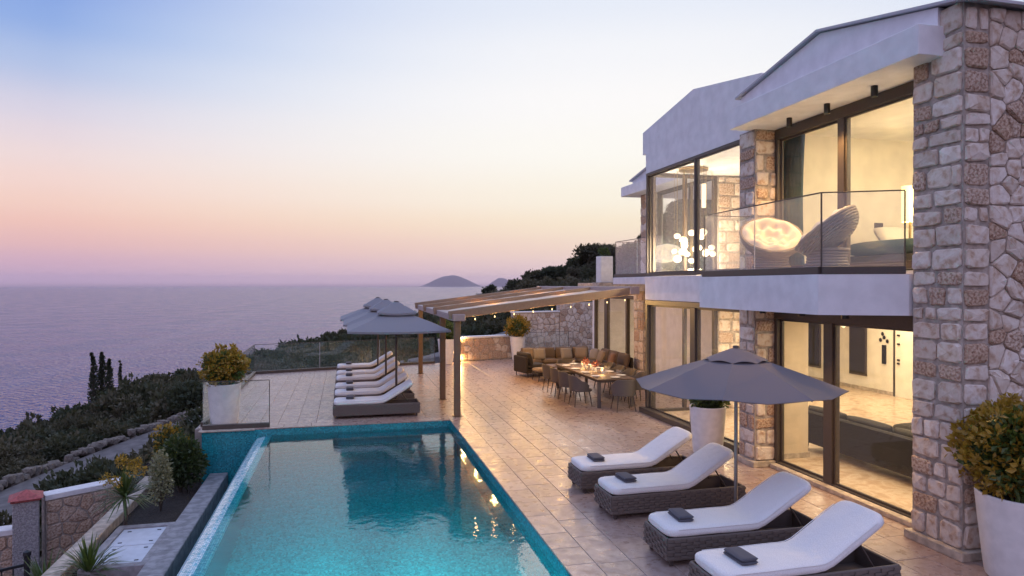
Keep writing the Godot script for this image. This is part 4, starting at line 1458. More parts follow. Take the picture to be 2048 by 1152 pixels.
func build_plants():
	potted("large white pot with a round shrub at the near stone corner", Vector3(7.20, 0, -5.88), 0.47, 0.37, 0.93, 0.62, true, 301, 5600)
	potted("white pot with an orange tipped shrub behind the glass corner of the pool", Vector3(-2.72, 0, -16.95), 0.36, 0.30, 0.92, 0.50, true, 302, 3000)
	potted("white pot with a round shrub at the end of the low wall", Vector3(7.12, 0, -28.1), 0.33, 0.22, 1.02, 0.52, true, 303, 1800)
	potted("white pot beside the glowing wall lamp, behind the pergola posts", Vector3(3.98, 0, -27.45), 0.35, 0.24, 1.02, 0.42, false, 304, 1400)
	potted("white pot with a dark green shrub beside the stone pillar under the charcoal parasol", Vector3(6.72, 0, -11.75), 0.34, 0.27, 0.90, 0.36, false, 305, 2000)
	yucca("tall yucca with yellow blossom beside the cream kerb", Vector3(-3.72, -1.1, -13.1), 0.62, 0.62, 150, 11, true)
	yucca("low spiky yucca in front of the white hatch lids", Vector3(-3.66, -1.1, -11.2), 0.05, 0.62, 120, 12)
	yucca("low spiky plant on the outer side of the cream kerb", Vector3(-4.75, -1.9, -12.6), 0.05, 0.75, 90, 13)
	shrub("pale variegated shrub beside the grey kerb", Vector3(-3.45, -1.1, -14.35), Vector3(0.24, 0.62, 0.24), 1100, 0.06, M.leaf_pale, 21)
	shrub("grassy green shrub in front of the mosaic corner", Vector3(-3.35, -1.1, -15.5), Vector3(0.48, 0.55, 0.42), 1500, 0.11, M.leaf_dark, 22, M.leaf_dark)
	shrub("tall shrub with yellow flowering tips beside the mosaic corner", Vector3(-3.72, -1.2, -16.2), Vector3(0.38, 0.72, 0.38), 1300, 0.08, M.leaf_dark, 23, M.leaf_yellow)
	shrub("dark bush at the corner below the white pot", Vector3(-3.35, -1.1, -17.1), Vector3(0.36, 0.45, 0.40), 900, 0.08, M.leaf_dark, 24)
	# hillside trees that stand out of the scrub
	for c in [[186.0, 62.0, 5.6, 0.62, "leftmost and tallest dark cypress of the cluster above the sea"], [203.0, 63.0, 5.4, 0.75, "middle dark cypress of the cluster above the sea"], [218.0, 62.5, 4.6, 0.6, "right dark cypress of the cluster above the sea"], [240.0, 66.0, 4.6, 0.32, "slim lone cypress to the right of the cypress cluster"]]:
		var p := screen_at(c[0], c[1])
		p.y = land(p.x, p.z)
		tree("cypress_tree", c[4], p, c[2] + 0.6, c[3], M.maquis2, int(c[0]), true)
	# [picture column, distance, picture row of the top, crown radius, label]
	var names := [[140.0, 52.0, 828.0, 1.7, "round dark pine left of the cypress cluster"], [325.0, 62.0, 752.0, 2.4, "broad dark tree on the crest right of the lone cypress"], [388.0, 68.0, 742.0, 2.2, "dark tree on the crest left of the orange tipped shrub"], [455.0, 64.0, 716.0, 2.2, "bushy tree on the slope just behind the left white pot"], [545.0, 60.0, 704.0, 2.2, "small dark tree seen through the terrace glass at its left end"], [600.0, 62.0, 690.0, 2.4, "dark tree seen through the second pane of the terrace glass"], [652.0, 66.0, 676.0, 2.4, "dark tree on the crest left of the square parasols"], [705.0, 72.0, 660.0, 2.6, "dark tree on the crest behind the nearest square parasol"], [980.0, 108.0, 570.0, 1.6, "small tree poking above the pergola near the distant islands"], [1030.0, 110.0, 562.0, 2.4, "low tree on the ridge above the pergola's far end"], [1070.0, 108.0, 546.0, 2.6, "broad dark tree on the ridge above the pergola"], [1110.0, 106.0, 538.0, 2.6, "dark tree on the ridge at the middle of the slope"], [1150.0, 106.0, 522.0, 2.8, "tall dark tree on the ridge left of the white planter"], [1182.0, 104.0, 494.0, 3.0, "tallest dark tree on the ridge next to the white planter"]]
	var i := 0
	for c in names:
		var p := screen_at(c[0], c[1])
		p.y = land(p.x, p.z)
		var h: float = maxf(1.6, 3.2 - (c[2] - 570.0) / 1365.0 * c[1] - p.y)
		tree("hillside_tree", c[4], p, h * 1.02, c[3], M["maquis%d" % (i % 3)], 400 + i)
		i += 1
	# maquis scrub: one mass over the hillside
	rng.seed = 4242
	var protos := []
	for k in 4:
		var m := MB.new()
		for q in 5:
			var a := rng.randf() * TAU
			ball(m, Vector3(cos(a) * 0.45, rng.randf_range(0.25, 0.6), sin(a) * 0.45) * (0.0 if q == 0 else 1.0) + Vector3(0, 0.25, 0), Vector3(0.62, 0.5, 0.62), 420, 0.15, 0.4, 0.25)
		protos.append(m.mesh())
	var xf := [[], [], [], []]
	var tries := 0
	var count := 0
	var yaw := deg_to_rad(13.75)
	while count < 3000 and tries < 60000:
		tries += 1
		var d := 14.0 + 130.0 * pow(rng.randf(), 1.15)
		var u := rng.randf_range(-0.95, 0.5)
		var p := Vector3(sin(yaw) * d + cos(yaw) * u * d, 0, -cos(yaw) * d + sin(yaw) * u * d)
		if p.x > -4.6 and p.z > far_z(p.x) - 2.2: continue
		if p.x > 3.4 and p.z > -36.0: continue
		if p.x > -8 and p.z > -22: continue
		var skip := false
		for q in road_pts:
			if Vector2(p.x - q.x, p.z - q.z).length() < 3.0:
				skip = true
				break
		if skip: continue
		p.y = land(p.x, p.z)
		if p.y < -40: continue
		var s := rng.randf_range(0.8, 2.1) * (0.75 if d < 35 else 1.0)
		var bs := Basis(Vector3.UP, rng.randf() * TAU).scaled(Vector3(s, s * rng.randf_range(0.75, 1.15), s))
		xf[rng.randi() % 4].append(Transform3D(bs, p - Vector3(0, 0.25 * s, 0)))
		count += 1
	for k in 4:
		var mm := MultiMesh.new()
		mm.transform_format = MultiMesh.TRANSFORM_3D
		mm.mesh = protos[k]
		mm.instance_count = xf[k].size()
		for j in xf[k].size(): mm.set_instance_transform(j, xf[k][j])
		var o := MultiMeshInstance3D.new()
		o.name = numbered("hillside_scrub")
		o.multimesh = mm
		o.material_override = M["maquis%d" % k]
		add_child(o)
		o.set_meta("kind", "stuff")
		o.set_meta("label", ["dark olive scrub covering the hillside", "brownish scrub covering the hillside", "deep green scrub covering the hillside", "dry pale scrub covering the hillside"][k])
		o.set_meta("category", "scrub")

# ---------------------------------------------------------------- dining and lounge furniture
func make_dining_chair(label: String) -> Node3D:
	var t := thing("dining_chair", label, "chair", Vector3.ZERO, 0.0, "chairs round the outdoor table")
	# faces +z; rounded shell open to the front
	var mk := func(off: float, flip: bool) -> MB:
		var g := []
		for i in 6:
			var q := i / 5.0
			var row := []
			for j in 17:
				var a := lerpf(-2.05, 2.05, j / 16.0)
				var R := 0.255 + off + 0.035 * q
				var top := lerpf(0.80, 0.66, smoothstep(0.7, 1.5, absf(a)))
				top -= 0.10 * smoothstep(1.6, 2.05, absf(a))
				row.append(Vector3(sin(a) * R * 1.05, lerpf(0.40, top, q), -cos(a) * R))
			g.append(row)
		var m := MB.new()
		m.sheet(g, false, flip)
		return m
	var m: MB = mk.call(0.0, false)
	if m.n[60].dot(Vector3(0, 0, -1)) > 0: m = mk.call(0.0, true)
	var o: MB = mk.call(0.03, false)
	if o.n[60].dot(Vector3(0, 0, -1)) < 0: o = mk.call(0.03, true)
	m.v.append_array(o.v); m.n.append_array(o.n)
	var rim := []
	var rr := []
	for j in 33:
		var a := lerpf(-2.05, 2.05, j / 32.0)
		var top := lerpf(0.80, 0.66, smoothstep(0.7, 1.5, absf(a)))
		top -= 0.10 * smoothstep(1.6, 2.05, absf(a))
		rim.append(Vector3(sin(a) * 0.305 * 1.05, top, -cos(a) * 0.305)); rr.append(0.017)
	m.tube(rim, rr, 6)
	part(t, "shell", m, M.chair_shell)
	m = MB.new()
	m.pillow(Vector3(0, 0.425, 0.02), Vector3(0.50, 0.50, 0.11), Basis(Vector3.RIGHT, PI / 2), 0.35)
	part(t, "seat", m, M.chair_shell)
	for x in [-1.0, 1.0]:
		for z in [-1.0, 1.0]:
			m = MB.new()
			m.tube([Vector3(x * 0.19, 0.40, z * 0.18), Vector3(x * 0.25, 0.0, z * 0.24)], [0.018, 0.011], 8)
			part(t, "leg", m, M.dark_pole)
	return t

func build_dining():
	var T := Vector3(6.88, 0, -18.45)
	var t := thing("dining_table", "long brown outdoor dining table laid for a meal", "table", T)
	for k in 6:
		bpart(t, "plank", Vector3(-0.53 + k * 0.177, 0.715, -1.85), Vector3(-0.53 + (k + 1) * 0.177 - 0.005, 0.75, 1.85), M.teak, 0.004)
	for x in [-0.46, 0.46]:
		for z in [-1.75, 1.75]:
			bpart(t, "leg", Vector3(x - 0.04, 0.0, z - 0.04), Vector3(x + 0.04, 0.66, z + 0.04), M.chair_shell, 0.006)
	var ap := MB.new()
	for x in [-0.46, 0.46]: ap.span(Vector3(x - 0.02, 0.66, -1.8), Vector3(x + 0.02, 0.714, 1.8))
	for z in [-1.78, 1.78]: ap.span(Vector3(-0.43, 0.66, z - 0.02), Vector3(0.43, 0.714, z + 0.02))
	part(t, "apron", ap, M.chair_shell)
	var spots := []
	var words := ["nearest", "second", "third", "farthest"]
	for k in 4:
		spots.append([Vector3(T.x - 0.80, 0, T.z + 1.25 - k * 0.83), PI / 2, "brown tub chair on the pool side of the dining table, %s of four" % words[k]])
		spots.append([Vector3(T.x + 0.80, 0, T.z + 1.25 - k * 0.83), -PI / 2, "brown tub chair on the house side of the dining table, %s of four" % words[k]])
	spots.append([Vector3(T.x + 0.05, 0, T.z + 2.25), PI, "brown tub chair at the near end of the dining table"])
	spots.append([Vector3(T.x, 0, T.z - 2.25), 0.0, "brown tub chair at the far end of the dining table"])
	var c0 := make_dining_chair(spots[0][2])
	c0.position = spots[0][0]
	c0.rotation.y = spots[0][1]
	rng.seed = 8
	for k in range(1, spots.size()): copy(c0, "dining_chair", spots[k][2], spots[k][0] + Vector3(rng.randf_range(-0.04, 0.04), 0, rng.randf_range(-0.04, 0.04)), spots[k][1] + rng.randf_range(-0.08, 0.08))
	# place settings
	var pm := MB.new()
	pm.lathe([Vector2(0, 0.004), Vector2(0.07, 0.004), Vector2(0.075, 0.0), Vector2(0.085, 0.004), Vector2(0.135, 0.018), Vector2(0.137, 0.022), Vector2(0.085, 0.01), Vector2(0.0, 0.008)], 24)
	var mat_ := MB.new()
	mat_.box(Vector3(0, 0.002, 0), Vector3(0.34, 0.004, 0.44), 0.0)
	var gm := MB.new()
	gm.lathe([Vector2(0.032, 0.0), Vector2(0.006, 0.006), Vector2(0.005, 0.08), Vector2(0.03, 0.105), Vector2(0.04, 0.14), Vector2(0.033, 0.19)], 14)
	var pmesh := pm.mesh()
	var gmesh := gm.mesh()
	for k in 4:
		for s in [-1.0, 1.0]:
			var z := T.z + 1.25 - k * 0.83
			single("dinner_plate", pmesh, M.china, "white dinner plate at the %s place on the %s side of the outdoor table" % [words[k], "pool" if s < 0 else "house"], "plate", Vector3(T.x + s * 0.36, 0.751, z), 0.0, "dinner plates on the outdoor table")
			single("wine_glass", gmesh, M.drink_glass, "inner wine glass at the %s place on the table's %s side" % [words[k], "pool" if s < 0 else "house"], "glass", Vector3(T.x + s * 0.19, 0.751, z + 0.16), 0.0, "wine glasses on the outdoor table")
			single("wine_glass", gmesh, M.drink_glass, "outer wine glass at the %s place on the table's %s side" % [words[k], "pool" if s < 0 else "house"], "glass", Vector3(T.x + s * 0.24, 0.751, z + 0.26), 0.0, "wine glasses on the outdoor table")
	single("dinner_plate", pmesh, M.china, "white dinner plate at the near end of the outdoor table", "plate", Vector3(T.x + 0.05, 0.751, T.z + 1.6))
	single("dinner_plate", pmesh, M.china, "white dinner plate at the far end of the outdoor table", "plate", Vector3(T.x, 0.751, T.z - 1.6))
	for k in 3:
		var c := thing("candle_holder", ["glass candle holder at the near end of the table's middle line", "glass candle holder in the middle of the outdoor table", "glass candle holder at the far end of the table's middle line"][k], "candle", Vector3(T.x + 0.02, 0.751, T.z + 0.75 - k * 0.8), 0.0, "candles on the outdoor table")
		var m := MB.new()
		m.lathe([Vector2(0, 0.004), Vector2(0.05, 0.004), Vector2(0.055, 0.01), Vector2(0.055, 0.16)], 16)
		part(c, "holder", m, M.drink_glass)
		m = MB.new()
		m.lathe([Vector2(0.03, 0.006), Vector2(0.03, 0.09), Vector2(0.0, 0.09)], 12)
		part(c, "wax", m, M.china)
		m = MB.new()
		m.lathe([Vector2(0.0, 0.092), Vector2(0.009, 0.105), Vector2(0.0, 0.135)], 8)
		part(c, "flame", m, M.bulb)
		omni(c, Vector3(0, 0.112, 0), 0.10, AMBER, 0.01)
	for k in 2:
		var f := thing("flower_vase", ["small vase of red flowers nearer on the outdoor table", "small vase of red flowers farther on the outdoor table"][k], "vase", Vector3(T.x - 0.03, 0.751, T.z + 0.35 - k * 0.8))
		var m := MB.new()
		m.lathe([Vector2(0, 0.002), Vector2(0.035, 0.002), Vector2(0.045, 0.05), Vector2(0.025, 0.12), Vector2(0.032, 0.14)], 14)
		part(f, "vase", m, M.china)
		rng.seed = 50 + k
		m = MB.new()
		ball(m, Vector3(0, 0.22, 0), Vector3(0.12, 0.10, 0.12), 130, 0.045, 0.3, 0.2)
		part(f, "blossom", m, M.flowers)

func sofa(label: String, at: Vector3, turn: float, L: float, seats: int, group: String, bm: Material, cm: Material, backh := 0.72):
	# faces +z, length along x
	var t := thing("outdoor_sofa" if group != "" else "indoor_sofa", label, "sofa", at, turn, group)
	var m := MB.new()
	m.box(Vector3(0, 0.22, 0), Vector3(L, 0.14, 0.85), 0.02)
	part(t, "base", m, bm)
	m = MB.new()
	m.box(Vector3(0, 0.45, -0.39), Vector3(L, backh - 0.18, 0.09), 0.03)
	part(t, "back_panel", m, bm)
	for k in seats:
		var w := L / seats
		m = MB.new()
		m.pillow(Vector3(-L / 2 + w * (k + 0.5), 0.36, 0.06), Vector3(w - 0.01, 0.80, 0.19), Basis(Vector3.RIGHT, PI / 2), 0.28)
		part(t, "seat_cushion", m, cm)
		m = MB.new()
		m.pillow(Vector3(-L / 2 + w * (k + 0.5), 0.62, -0.24), Vector3(w - 0.01, 0.46, 0.22), Basis(Vector3.RIGHT, -0.22), 0.4)
		part(t, "back_cushion", m, cm)
	for x in [-1.0, 1.0]:
		for z in [-0.34, 0.34]:
			m = MB.new()
			m.tube([Vector3(x * (L / 2 - 0.08), 0.16, z), Vector3(x * (L / 2 - 0.05), 0.0, z)], [0.02, 0.014], 8)
			part(t, "leg", m, M.dark_pole)
	return t

func build_lounge():
	sofa("long brown outdoor sofa along the far side of the lounge corner", Vector3(7.75, 0, -24.55), 0.0, 2.7, 4, "outdoor sofas", M.sofa_dark, M.sofa_brown)
	sofa("brown outdoor sofa along the house side of the lounge corner", Vector3(9.12, 0, -22.85), -PI / 2, 2.5, 3, "outdoor sofas", M.sofa_dark, M.sofa_brown)
	sofa("dark low armchair on the pool side of the lounge corner", Vector3(6.35, 0, -23.2), PI / 2 + 0.25, 0.95, 1, "outdoor sofas", M.sofa_dark, M.sofa_dark)
	var o := thing("ottoman", "brown padded ottoman on short legs before the dark armchair", "ottoman", Vector3(6.5, 0, -22.0), 0.1)
	var m := MB.new()
	m.box(Vector3(0, 0.24, 0), Vector3(0.68, 0.10, 0.62), 0.02)
	part(o, "frame", m, M.sofa_dark)
	m = MB.new()
	m.pillow(Vector3(0, 0.35, 0), Vector3(0.70, 0.64, 0.15), Basis(Vector3.RIGHT, PI / 2), 0.28)
	part(o, "cushion", m, M.pillow_tan)
	for x in [-1.0, 1.0]:
		for z in [-1.0, 1.0]:
			m = MB.new()
			m.tube([Vector3(x * 0.28, 0.2, z * 0.25), Vector3(x * 0.32, 0, z * 0.29)], [0.02, 0.013], 8)
			part(o, "leg", m, M.dark_pole)
	var c := thing("coffee_table", "low dark coffee table between the outdoor sofas", "table", Vector3(7.45, 0, -22.8))
	bpart(c, "top", Vector3(-0.55, 0.36, -0.4), Vector3(0.55, 0.40, 0.4), M.teak)
	for x in [-0.48, 0.48]:
		for z in [-0.33, 0.33]: bpart(c, "leg", Vector3(x - 0.025, 0, z - 0.025), Vector3(x + 0.025, 0.36, z + 0.025), M.dark_pole, 0.004)
	rng.seed = 31
	for k in 2:
		var b := MB.new()
		b.lathe([Vector2(0, 0.0), Vector2(0.05, 0.0), Vector2(0.10, 0.05), Vector2(0.095, 0.052), Vector2(0.04, 0.012), Vector2(0, 0.01)], 18)
		single("bowl", b, M.china, ["white bowl on the coffee table's left half", "white bowl on the coffee table's right half"][k], "bowl", Vector3(7.2 + k * 0.5, 0.402, -22.7))
	var pil := [[Vector3(6.62, 0.66, -24.42), 0.25, "pillow_tan", "tan cushion at the left end of the far sofa"], [Vector3(7.0, 0.64, -24.32), -0.1, "pillow_grey", "grey cushion second from the left on the far sofa"], [Vector3(8.05, 0.64, -24.32), 0.12, "pillow_grey", "grey cushion right of the far sofa's middle"], [Vector3(8.62, 0.65, -24.30), -0.3, "pillow_tan", "tan cushion at the right end of the far sofa"], [Vector3(8.92, 0.65, -23.7), -1.3, "pillow_grey", "grey cushion at the far end of the house side sofa"], [Vector3(8.88, 0.65, -22.9), -1.55, "pillow_tan", "tan cushion in the middle of the house side sofa"], [Vector3(8.9, 0.66, -21.95), -1.7, "pillow_rust", "rust brown cushion at the near end of the house side sofa"], [Vector3(6.28, 0.62, -23.2), 1.8, "pillow_tan", "tan cushion on the dark armchair"]]
	for p in pil:
		m = MB.new()
		m.pillow(Vector3.ZERO, Vector3(0.46, 0.44, 0.17), Basis(Vector3.RIGHT, -0.35), 0.55)
		single("scatter_cushion", m, M[p[2]], p[3], "cushion", p[0], p[1], "scatter cushions on the outdoor sofas")

func papasan(label: String, at: Vector3, turn: float):
	# bowl opens towards +z and up
	var t := thing("rattan_chair", label, "chair", at, turn, "round rattan chairs")
	var m := MB.new()
	for k in 9:
		var y := 0.02 + k * 0.042
		var r := lerpf(0.36, 0.25, sin(PI * minf(1.0, k / 8.0 * 0.75)))
		var ring := []
		var rad := []
		for j in 25:
			var a := TAU * j / 24.0
			ring.append(Vector3(cos(a) * r, y, sin(a) * r)); rad.append(0.021)
		m.tube(ring, rad, 6, false)
	part(t, "woven_base", m, M.rattan)
	var tilt := Basis(Vector3.RIGHT, deg_to_rad(38))
	var c := Vector3(0, 0.60, -0.02)
	m = MB.new()
	for k in 13:
		var q := k / 12.0
		var r := 0.10 + 0.37 * sin(q * PI * 0.5)
		var y := -0.20 + 0.27 * (1.0 - cos(q * PI * 0.5))
		var ring := []
		var rad := []
		for j in 33:
			var a := TAU * j / 32.0
			ring.append(c + tilt * Vector3(cos(a) * r * 1.0, y + 0.004 * (1 if (j + k) % 2 == 0 else -1), sin(a) * r)); rad.append(0.019 if k < 12 else 0.026)
		m.tube(ring, rad, 6, false)
	part(t, "woven_bowl", m, M.rattan)
	# tufted round cushion
	var g := []
	for i in 15:
		var q := i / 14.0
		var row := []
		for j in 40:
			var a := TAU * j / 40.0
			var r := 0.45 * q
			var y := -0.12 + 0.20 * q * q
			var tuft := 0.028 * cos(a * 8.0) * smoothstep(0.25, 0.6, q) * (1.0 - smoothstep(0.9, 1.0, q)) + 0.03 * cos(q * PI * 5.0)
			var thick := 0.10 * sqrt(maxf(0.0, 1.0 - pow(q, 6.0))) + 0.01
			row.append(c + tilt * Vector3(cos(a) * r, y + thick + tuft * (1.0 - pow(q, 8.0)), sin(a) * r))
		g.append(row)
	m = MB.new()
	m.sheet(g, true, false)
	if m.n[60].dot(tilt.y) < 0:
		m = MB.new()
		m.sheet(g, true, true)
	var under := []
	for i in 8:
		var q := i / 7.0
		var row := []
		for j in 40:
			var a := TAU * j / 40.0
			row.append(c + tilt * Vector3(cos(a) * 0.45 * q, -0.115 + 0.20 * q * q, sin(a) * 0.45 * q))
		under.append(row)
	m.sheet(under, true, m.n[60].dot(tilt.y) > 0)
	part(t, "cushion", m, M.tuft_cushion)

func build_balcony():
	balustrade("clear glass balustrade round the bedroom balcony", [Vector2(6.98, -10.78), Vector2(6.10, -10.78), Vector2(6.06, -7.72), Vector2(6.94, -7.27)], 3.342, 1.06, 1.5)
	papasan("round rattan chair with tufted cushion facing out, left on the balcony", Vector3(6.62, 3.342, -9.62), -0.35)
	papasan("round rattan chair seen from behind, right on the balcony", Vector3(6.62, 3.342, -8.32), PI + 0.75)
	papasan("round rattan chair on the far upper terrace behind the glass corner", Vector3(8.75, 3.422, -17.6), -0.6)
	balustrade("glass balustrade along the far upper terrace", [Vector2(7.84, -15.95), Vector2(7.84, -19.04), Vector2(9.4, -19.04)], 3.422, 1.05, 1.5)
	var t := thing("white_planter", "square white planter at the end of the far upper terrace", "planter", Vector3(8.1, 3.28, -20.6))
	var m := MB.new()
	m.box(Vector3(0, 0.42, 0), Vector3(0.42, 0.84, 0.42), 0.012)
	part(t, "box", m, M.white_pot)
	m = MB.new()
	rng.seed = 17
	ball(m, Vector3(0, 0.98, 0), Vector3(0.2, 0.16, 0.2), 160, 0.09, 0.3, 0.2)
	part(t, "plant", m, M.leaf_dark)
	bpart(t, "shelf", Vector3(-0.3, -0.28, -0.3), Vector3(1.6, 0.0, 0.3), M.cream_stone)

func build_rails():
	balustrade("clear glass balustrade along the terrace's sea side and far end", [Vector2(-3.12, -16.62), Vector2(-3.16, far_z(-3.16) + 0.1), Vector2(3.55, far_z(3.55) + 0.1)], 0.0, 1.05, 2.2)
	balustrade("short glass balustrade panel in front of the left white pot", [Vector2(-3.06, -16.26), Vector2(-1.66, -16.26)], 0.0, 1.05, 1.5)
	balustrade("glass balustrade in front of the tall stone retaining wall", [Vector2(7.5, far_z(7.5) + 0.12), Vector2(9.86, far_z(9.86) + 0.12)], 0.0, 1.1, 1.1)

# ---------------------------------------------------------------- outer walls and garden
func stone_run(called: String, label: String, a: Vector3, b: Vector3, h: float, size: float, mats: Array, coping: float, cop_mat: Material, cop_y := 0.07, seed_ := 3, ends := true):
	rng.seed = seed_
	var t := thing(called, label, "wall", a)
	var d := b - a
	d.y = 0
	var L := d.length()
	var U := d / L
	var N := U.cross(Vector3.UP)
	var bs := Basis(U, Vector3.UP, N)
	var m := MB.new()
	m.box(U * L / 2 + Vector3(0, h / 2, 0) - N * 0.15, Vector3(L, h, 0.29), 0.0, bs)
	var core := part(t, "core", m, M.mortar)
	stones(core, Vector3(0, 0.02, 0) - N * 0.004, U, Vector3.UP, L, h - 0.04, size, mats, false, 0.035, 0.018)
	if coping > 0:
		m = MB.new()
		m.box(U * L / 2 + Vector3(0, h + cop_y / 2, 0) - N * 0.15, Vector3(L + 0.04, cop_y, coping), 0.008, bs)
		part(t, "coping", m, cop_mat)
	return t

func build_outer():
	# low wall with the lamp at the terrace's far end
	stone_run("garden_wall", "low rough stone wall with white coping at the terrace's far end", Vector3(4.42, 0, far_z(4.42) - 0.05), Vector3(7.1, 0, far_z(7.1) - 0.05), 0.95, 0.34, ["stone7", "stone4", "stone3", "stone1"], 0.42, M.white_paint, 0.08, 61)
	stone_run("retaining_wall", "tall rubble retaining wall behind the outdoor sofas", Vector3(7.3, -0.2, far_z(7.3) - 0.5), Vector3(9.6, -0.2, far_z(9.6) - 0.5), 2.15, 0.33, WALLSTONE, 0.4, M.white_paint, 0.06, 62)
	stone_run("retaining_wall", "higher end of the rubble retaining wall beside the dark door frame", Vector3(9.62, -0.2, far_z(9.62) - 0.48), Vector3(11.6, -0.2, far_z(11.6) - 0.48), 2.6, 0.33, WALLSTONE, 0.0, M.white_paint, 0.06, 63)
	var wl := thing("wall_lamp", "glowing lamp at the left end of the low garden wall", "wall lamp", Vector3(4.62, 0.0, far_z(4.62) + 0.06))
	bpart(wl, "back_plate", Vector3(-0.05, 0.3, -0.05), Vector3(0.05, 0.78, -0.02), M.frame, 0.004)
	bpart(wl, "diffuser", Vector3(-0.035, 0.34, -0.018), Vector3(0.035, 0.74, 0.03), M.bulb, 0.006)
	area(wl, Vector3(0, 0.54, 0.05), Vector3(0, 0, 1), Vector2(0.07, 0.4), 1.6, AMBER)
	area(wl, Vector3(0, 0.84, 0.06), Vector3(0, 1, -0.35), Vector2(0.1, 0.05), 1.6, AMBER)
	area(wl, Vector3(0, 0.25, 0.06), Vector3(0, -1, -0.35), Vector2(0.1, 0.05), 1.6, AMBER)
	# planting bed
	var m := MB.new()
	rng.seed = 6
	var g := []
	for i in 40:
		var row := []
		for j in 8: row.append(Vector3(-4.0 + j * 0.16, -1.16 + 0.05 * lnoise.get_noise_2d(i * 40.0, j * 60.0) + 0.02 * rng.randf(), -17.6 + i * 0.38))
		g.append(row)
	m.sheet(g, false, false)
	if m.n[9].y < 0:
		m = MB.new()
		m.sheet(g, false, true)
	struct("planting_bed_soil", m, M.soil)
	var k := thing("bed_kerb", "cream stone kerb edging the planting bed on its outer side", "kerb")
	m = MB.new()
	m.span(Vector3(-4.22, -3.8, -17.2), Vector3(-4.02, -1.3, -3.0))
	part(k, "wall", m, M.rough_render)
	var z := -16.4
	while z < -3.0:
		bpart(k, "stone", Vector3(-4.26, -1.298, z), Vector3(-3.98, -0.98, z + 1.09), M.cream_stone, 0.012)
		z += 1.1
	# hatch with two lids
	var hz := thing("service_hatch", "pair of white hatch lids in a pale stone frame", "hatch", Vector3(-3.32, -1.2, -12.1))
	m = MB.new()
	for b in [[-0.48, -0.95, 0.43, -0.81], [-0.48, 0.81, 0.43, 0.95], [-0.48, -0.809, -0.36, 0.809], [0.33, -0.809, 0.43, 0.809]]: m.span(Vector3(b[0], 0, b[1]), Vector3(b[2], 0.24, b[3]), 0.008)
	part(hz, "frame", m, M.grey_stone)
	for s in [-1.0, 1.0]:
		var lid := bpart(hz, "lid", Vector3(-0.355, 0.15, s * 0.405 - 0.39), Vector3(0.325, 0.215, s * 0.405 + 0.39), M.hatch_white, 0.006)
		for x in [-0.26, 0.2]:
			for q in [-0.27, 0.25]: bpart(lid, "handle", Vector3(x, 0.2, s * 0.405 + q), Vector3(x + 0.06, 0.222, s * 0.405 + q + 0.03), M.iron, 0.003)
	# iron fence beyond the kerb
	var f := thing("iron_fence", "dark iron bar fence beyond the cream kerb", "fence", Vector3(-4.36, -2.0, -15.3))
	for y in [0.08, 1.08]: bpart(f, "rail", Vector3(-0.015, y, -3.4), Vector3(0.015, y + 0.04, 0.0), M.iron, 0.003)
	for i in 35:
		var c := MB.new()
		c.tube([Vector3(0, 0.0, -0.04 - i * 0.098), Vector3(0, 1.16, -0.04 - i * 0.098)], [0.011, 0.011], 6)
		part(f, "bar", c, M.iron)
	for i in 2:
		var c := MB.new()
		c.box(Vector3(0, 0.55, -3.4 * i), Vector3(0.06, 1.25, 0.06), 0.005)
		c.lathe([Vector2(0, 1.3), Vector2(0.03, 1.27), Vector2(0.045, 1.23), Vector2(0.03, 1.19), Vector2(0.02, 1.17)], 10, Vector3(0, 0, -3.4 * i))
		part(f, "post", c, M.iron)
	# gate pillar and stone panels
	var gp := thing("gate_pillar", "rough grey gate pillar with a red tiled cap", "pillar", Vector3(-6.28, -3.8, -15.75), 0.35)
	m = MB.new()
	m.box(Vector3(0, 1.33, 0), Vector3(0.44, 2.66, 0.44), 0.015)
	part(gp, "shaft", m, M.rough_render)
	m = MB.new()
	m.box(Vector3(0, 2.69, 0), Vector3(0.50, 0.05, 0.50), 0.008)
	var ap := Vector3(0, 2.86, 0)
	var q4 := [Vector3(-0.29, 2.715, -0.29), Vector3(0.29, 2.715, -0.29), Vector3(0.29, 2.715, 0.29), Vector3(-0.29, 2.715, 0.29)]
	for i in 4: m.trio(q4[i], q4[(i + 1) % 4], ap, Vector3(0, 2.7, 0))
	m.quado(q4[0], q4[1], q4[2], q4[3], Vector3(0, 3, 0))
	part(gp, "cap", m, M.red_tile)
	stone_run("stone_panel_wall", "beige rubble wall with white coping right of the gate pillar", Vector3(-6.0, -3.8, -15.95), Vector3(-4.5, -3.8, -17.0), 2.55, 0.30, ["stone7", "stone3", "stone4", "stone7"], 0.36, M.white_paint, 0.11, 71)
	stone_run("stone_panel_wall", "lower rubble wall with white coping left of the gate pillar", Vector3(-9.0, -3.9, -15.2), Vector3(-6.5, -3.9, -15.8), 2.05, 0.30, ["stone7", "stone3", "stone4", "stone7"], 0.36, M.white_paint, 0.11, 72)
	var hr := thing("iron_railing", "black iron railing with a round topped post at the lower left corner", "railing", Vector3(-5.45, -3.2, -13.7), 0.5)
	m = MB.new()
	m.tube([Vector3(0, 0, 0), Vector3(0, 1.62, 0)], [0.05, 0.05], 12)
	m.lathe([Vector2(0.05, 1.62), Vector2(0.065, 1.64), Vector2(0.06, 1.70), Vector2(0, 1.73)], 12)
	part(hr, "post", m, M.iron)
	for y in [0.3, 1.45]: bpart(hr, "rail", Vector3(-2.2, y, -0.02), Vector3(-0.04, y + 0.05, 0.02), M.iron, 0.004)
	for i in 12:
		m = MB.new()
		m.tube([Vector3(-0.2 - i * 0.16, 0.3, 0), Vector3(-0.2 - i * 0.16, 1.45, 0)], [0.012, 0.012], 6)
		part(hr, "bar", m, M.iron)
	# dry stone edging along the road
	rng.seed = 91
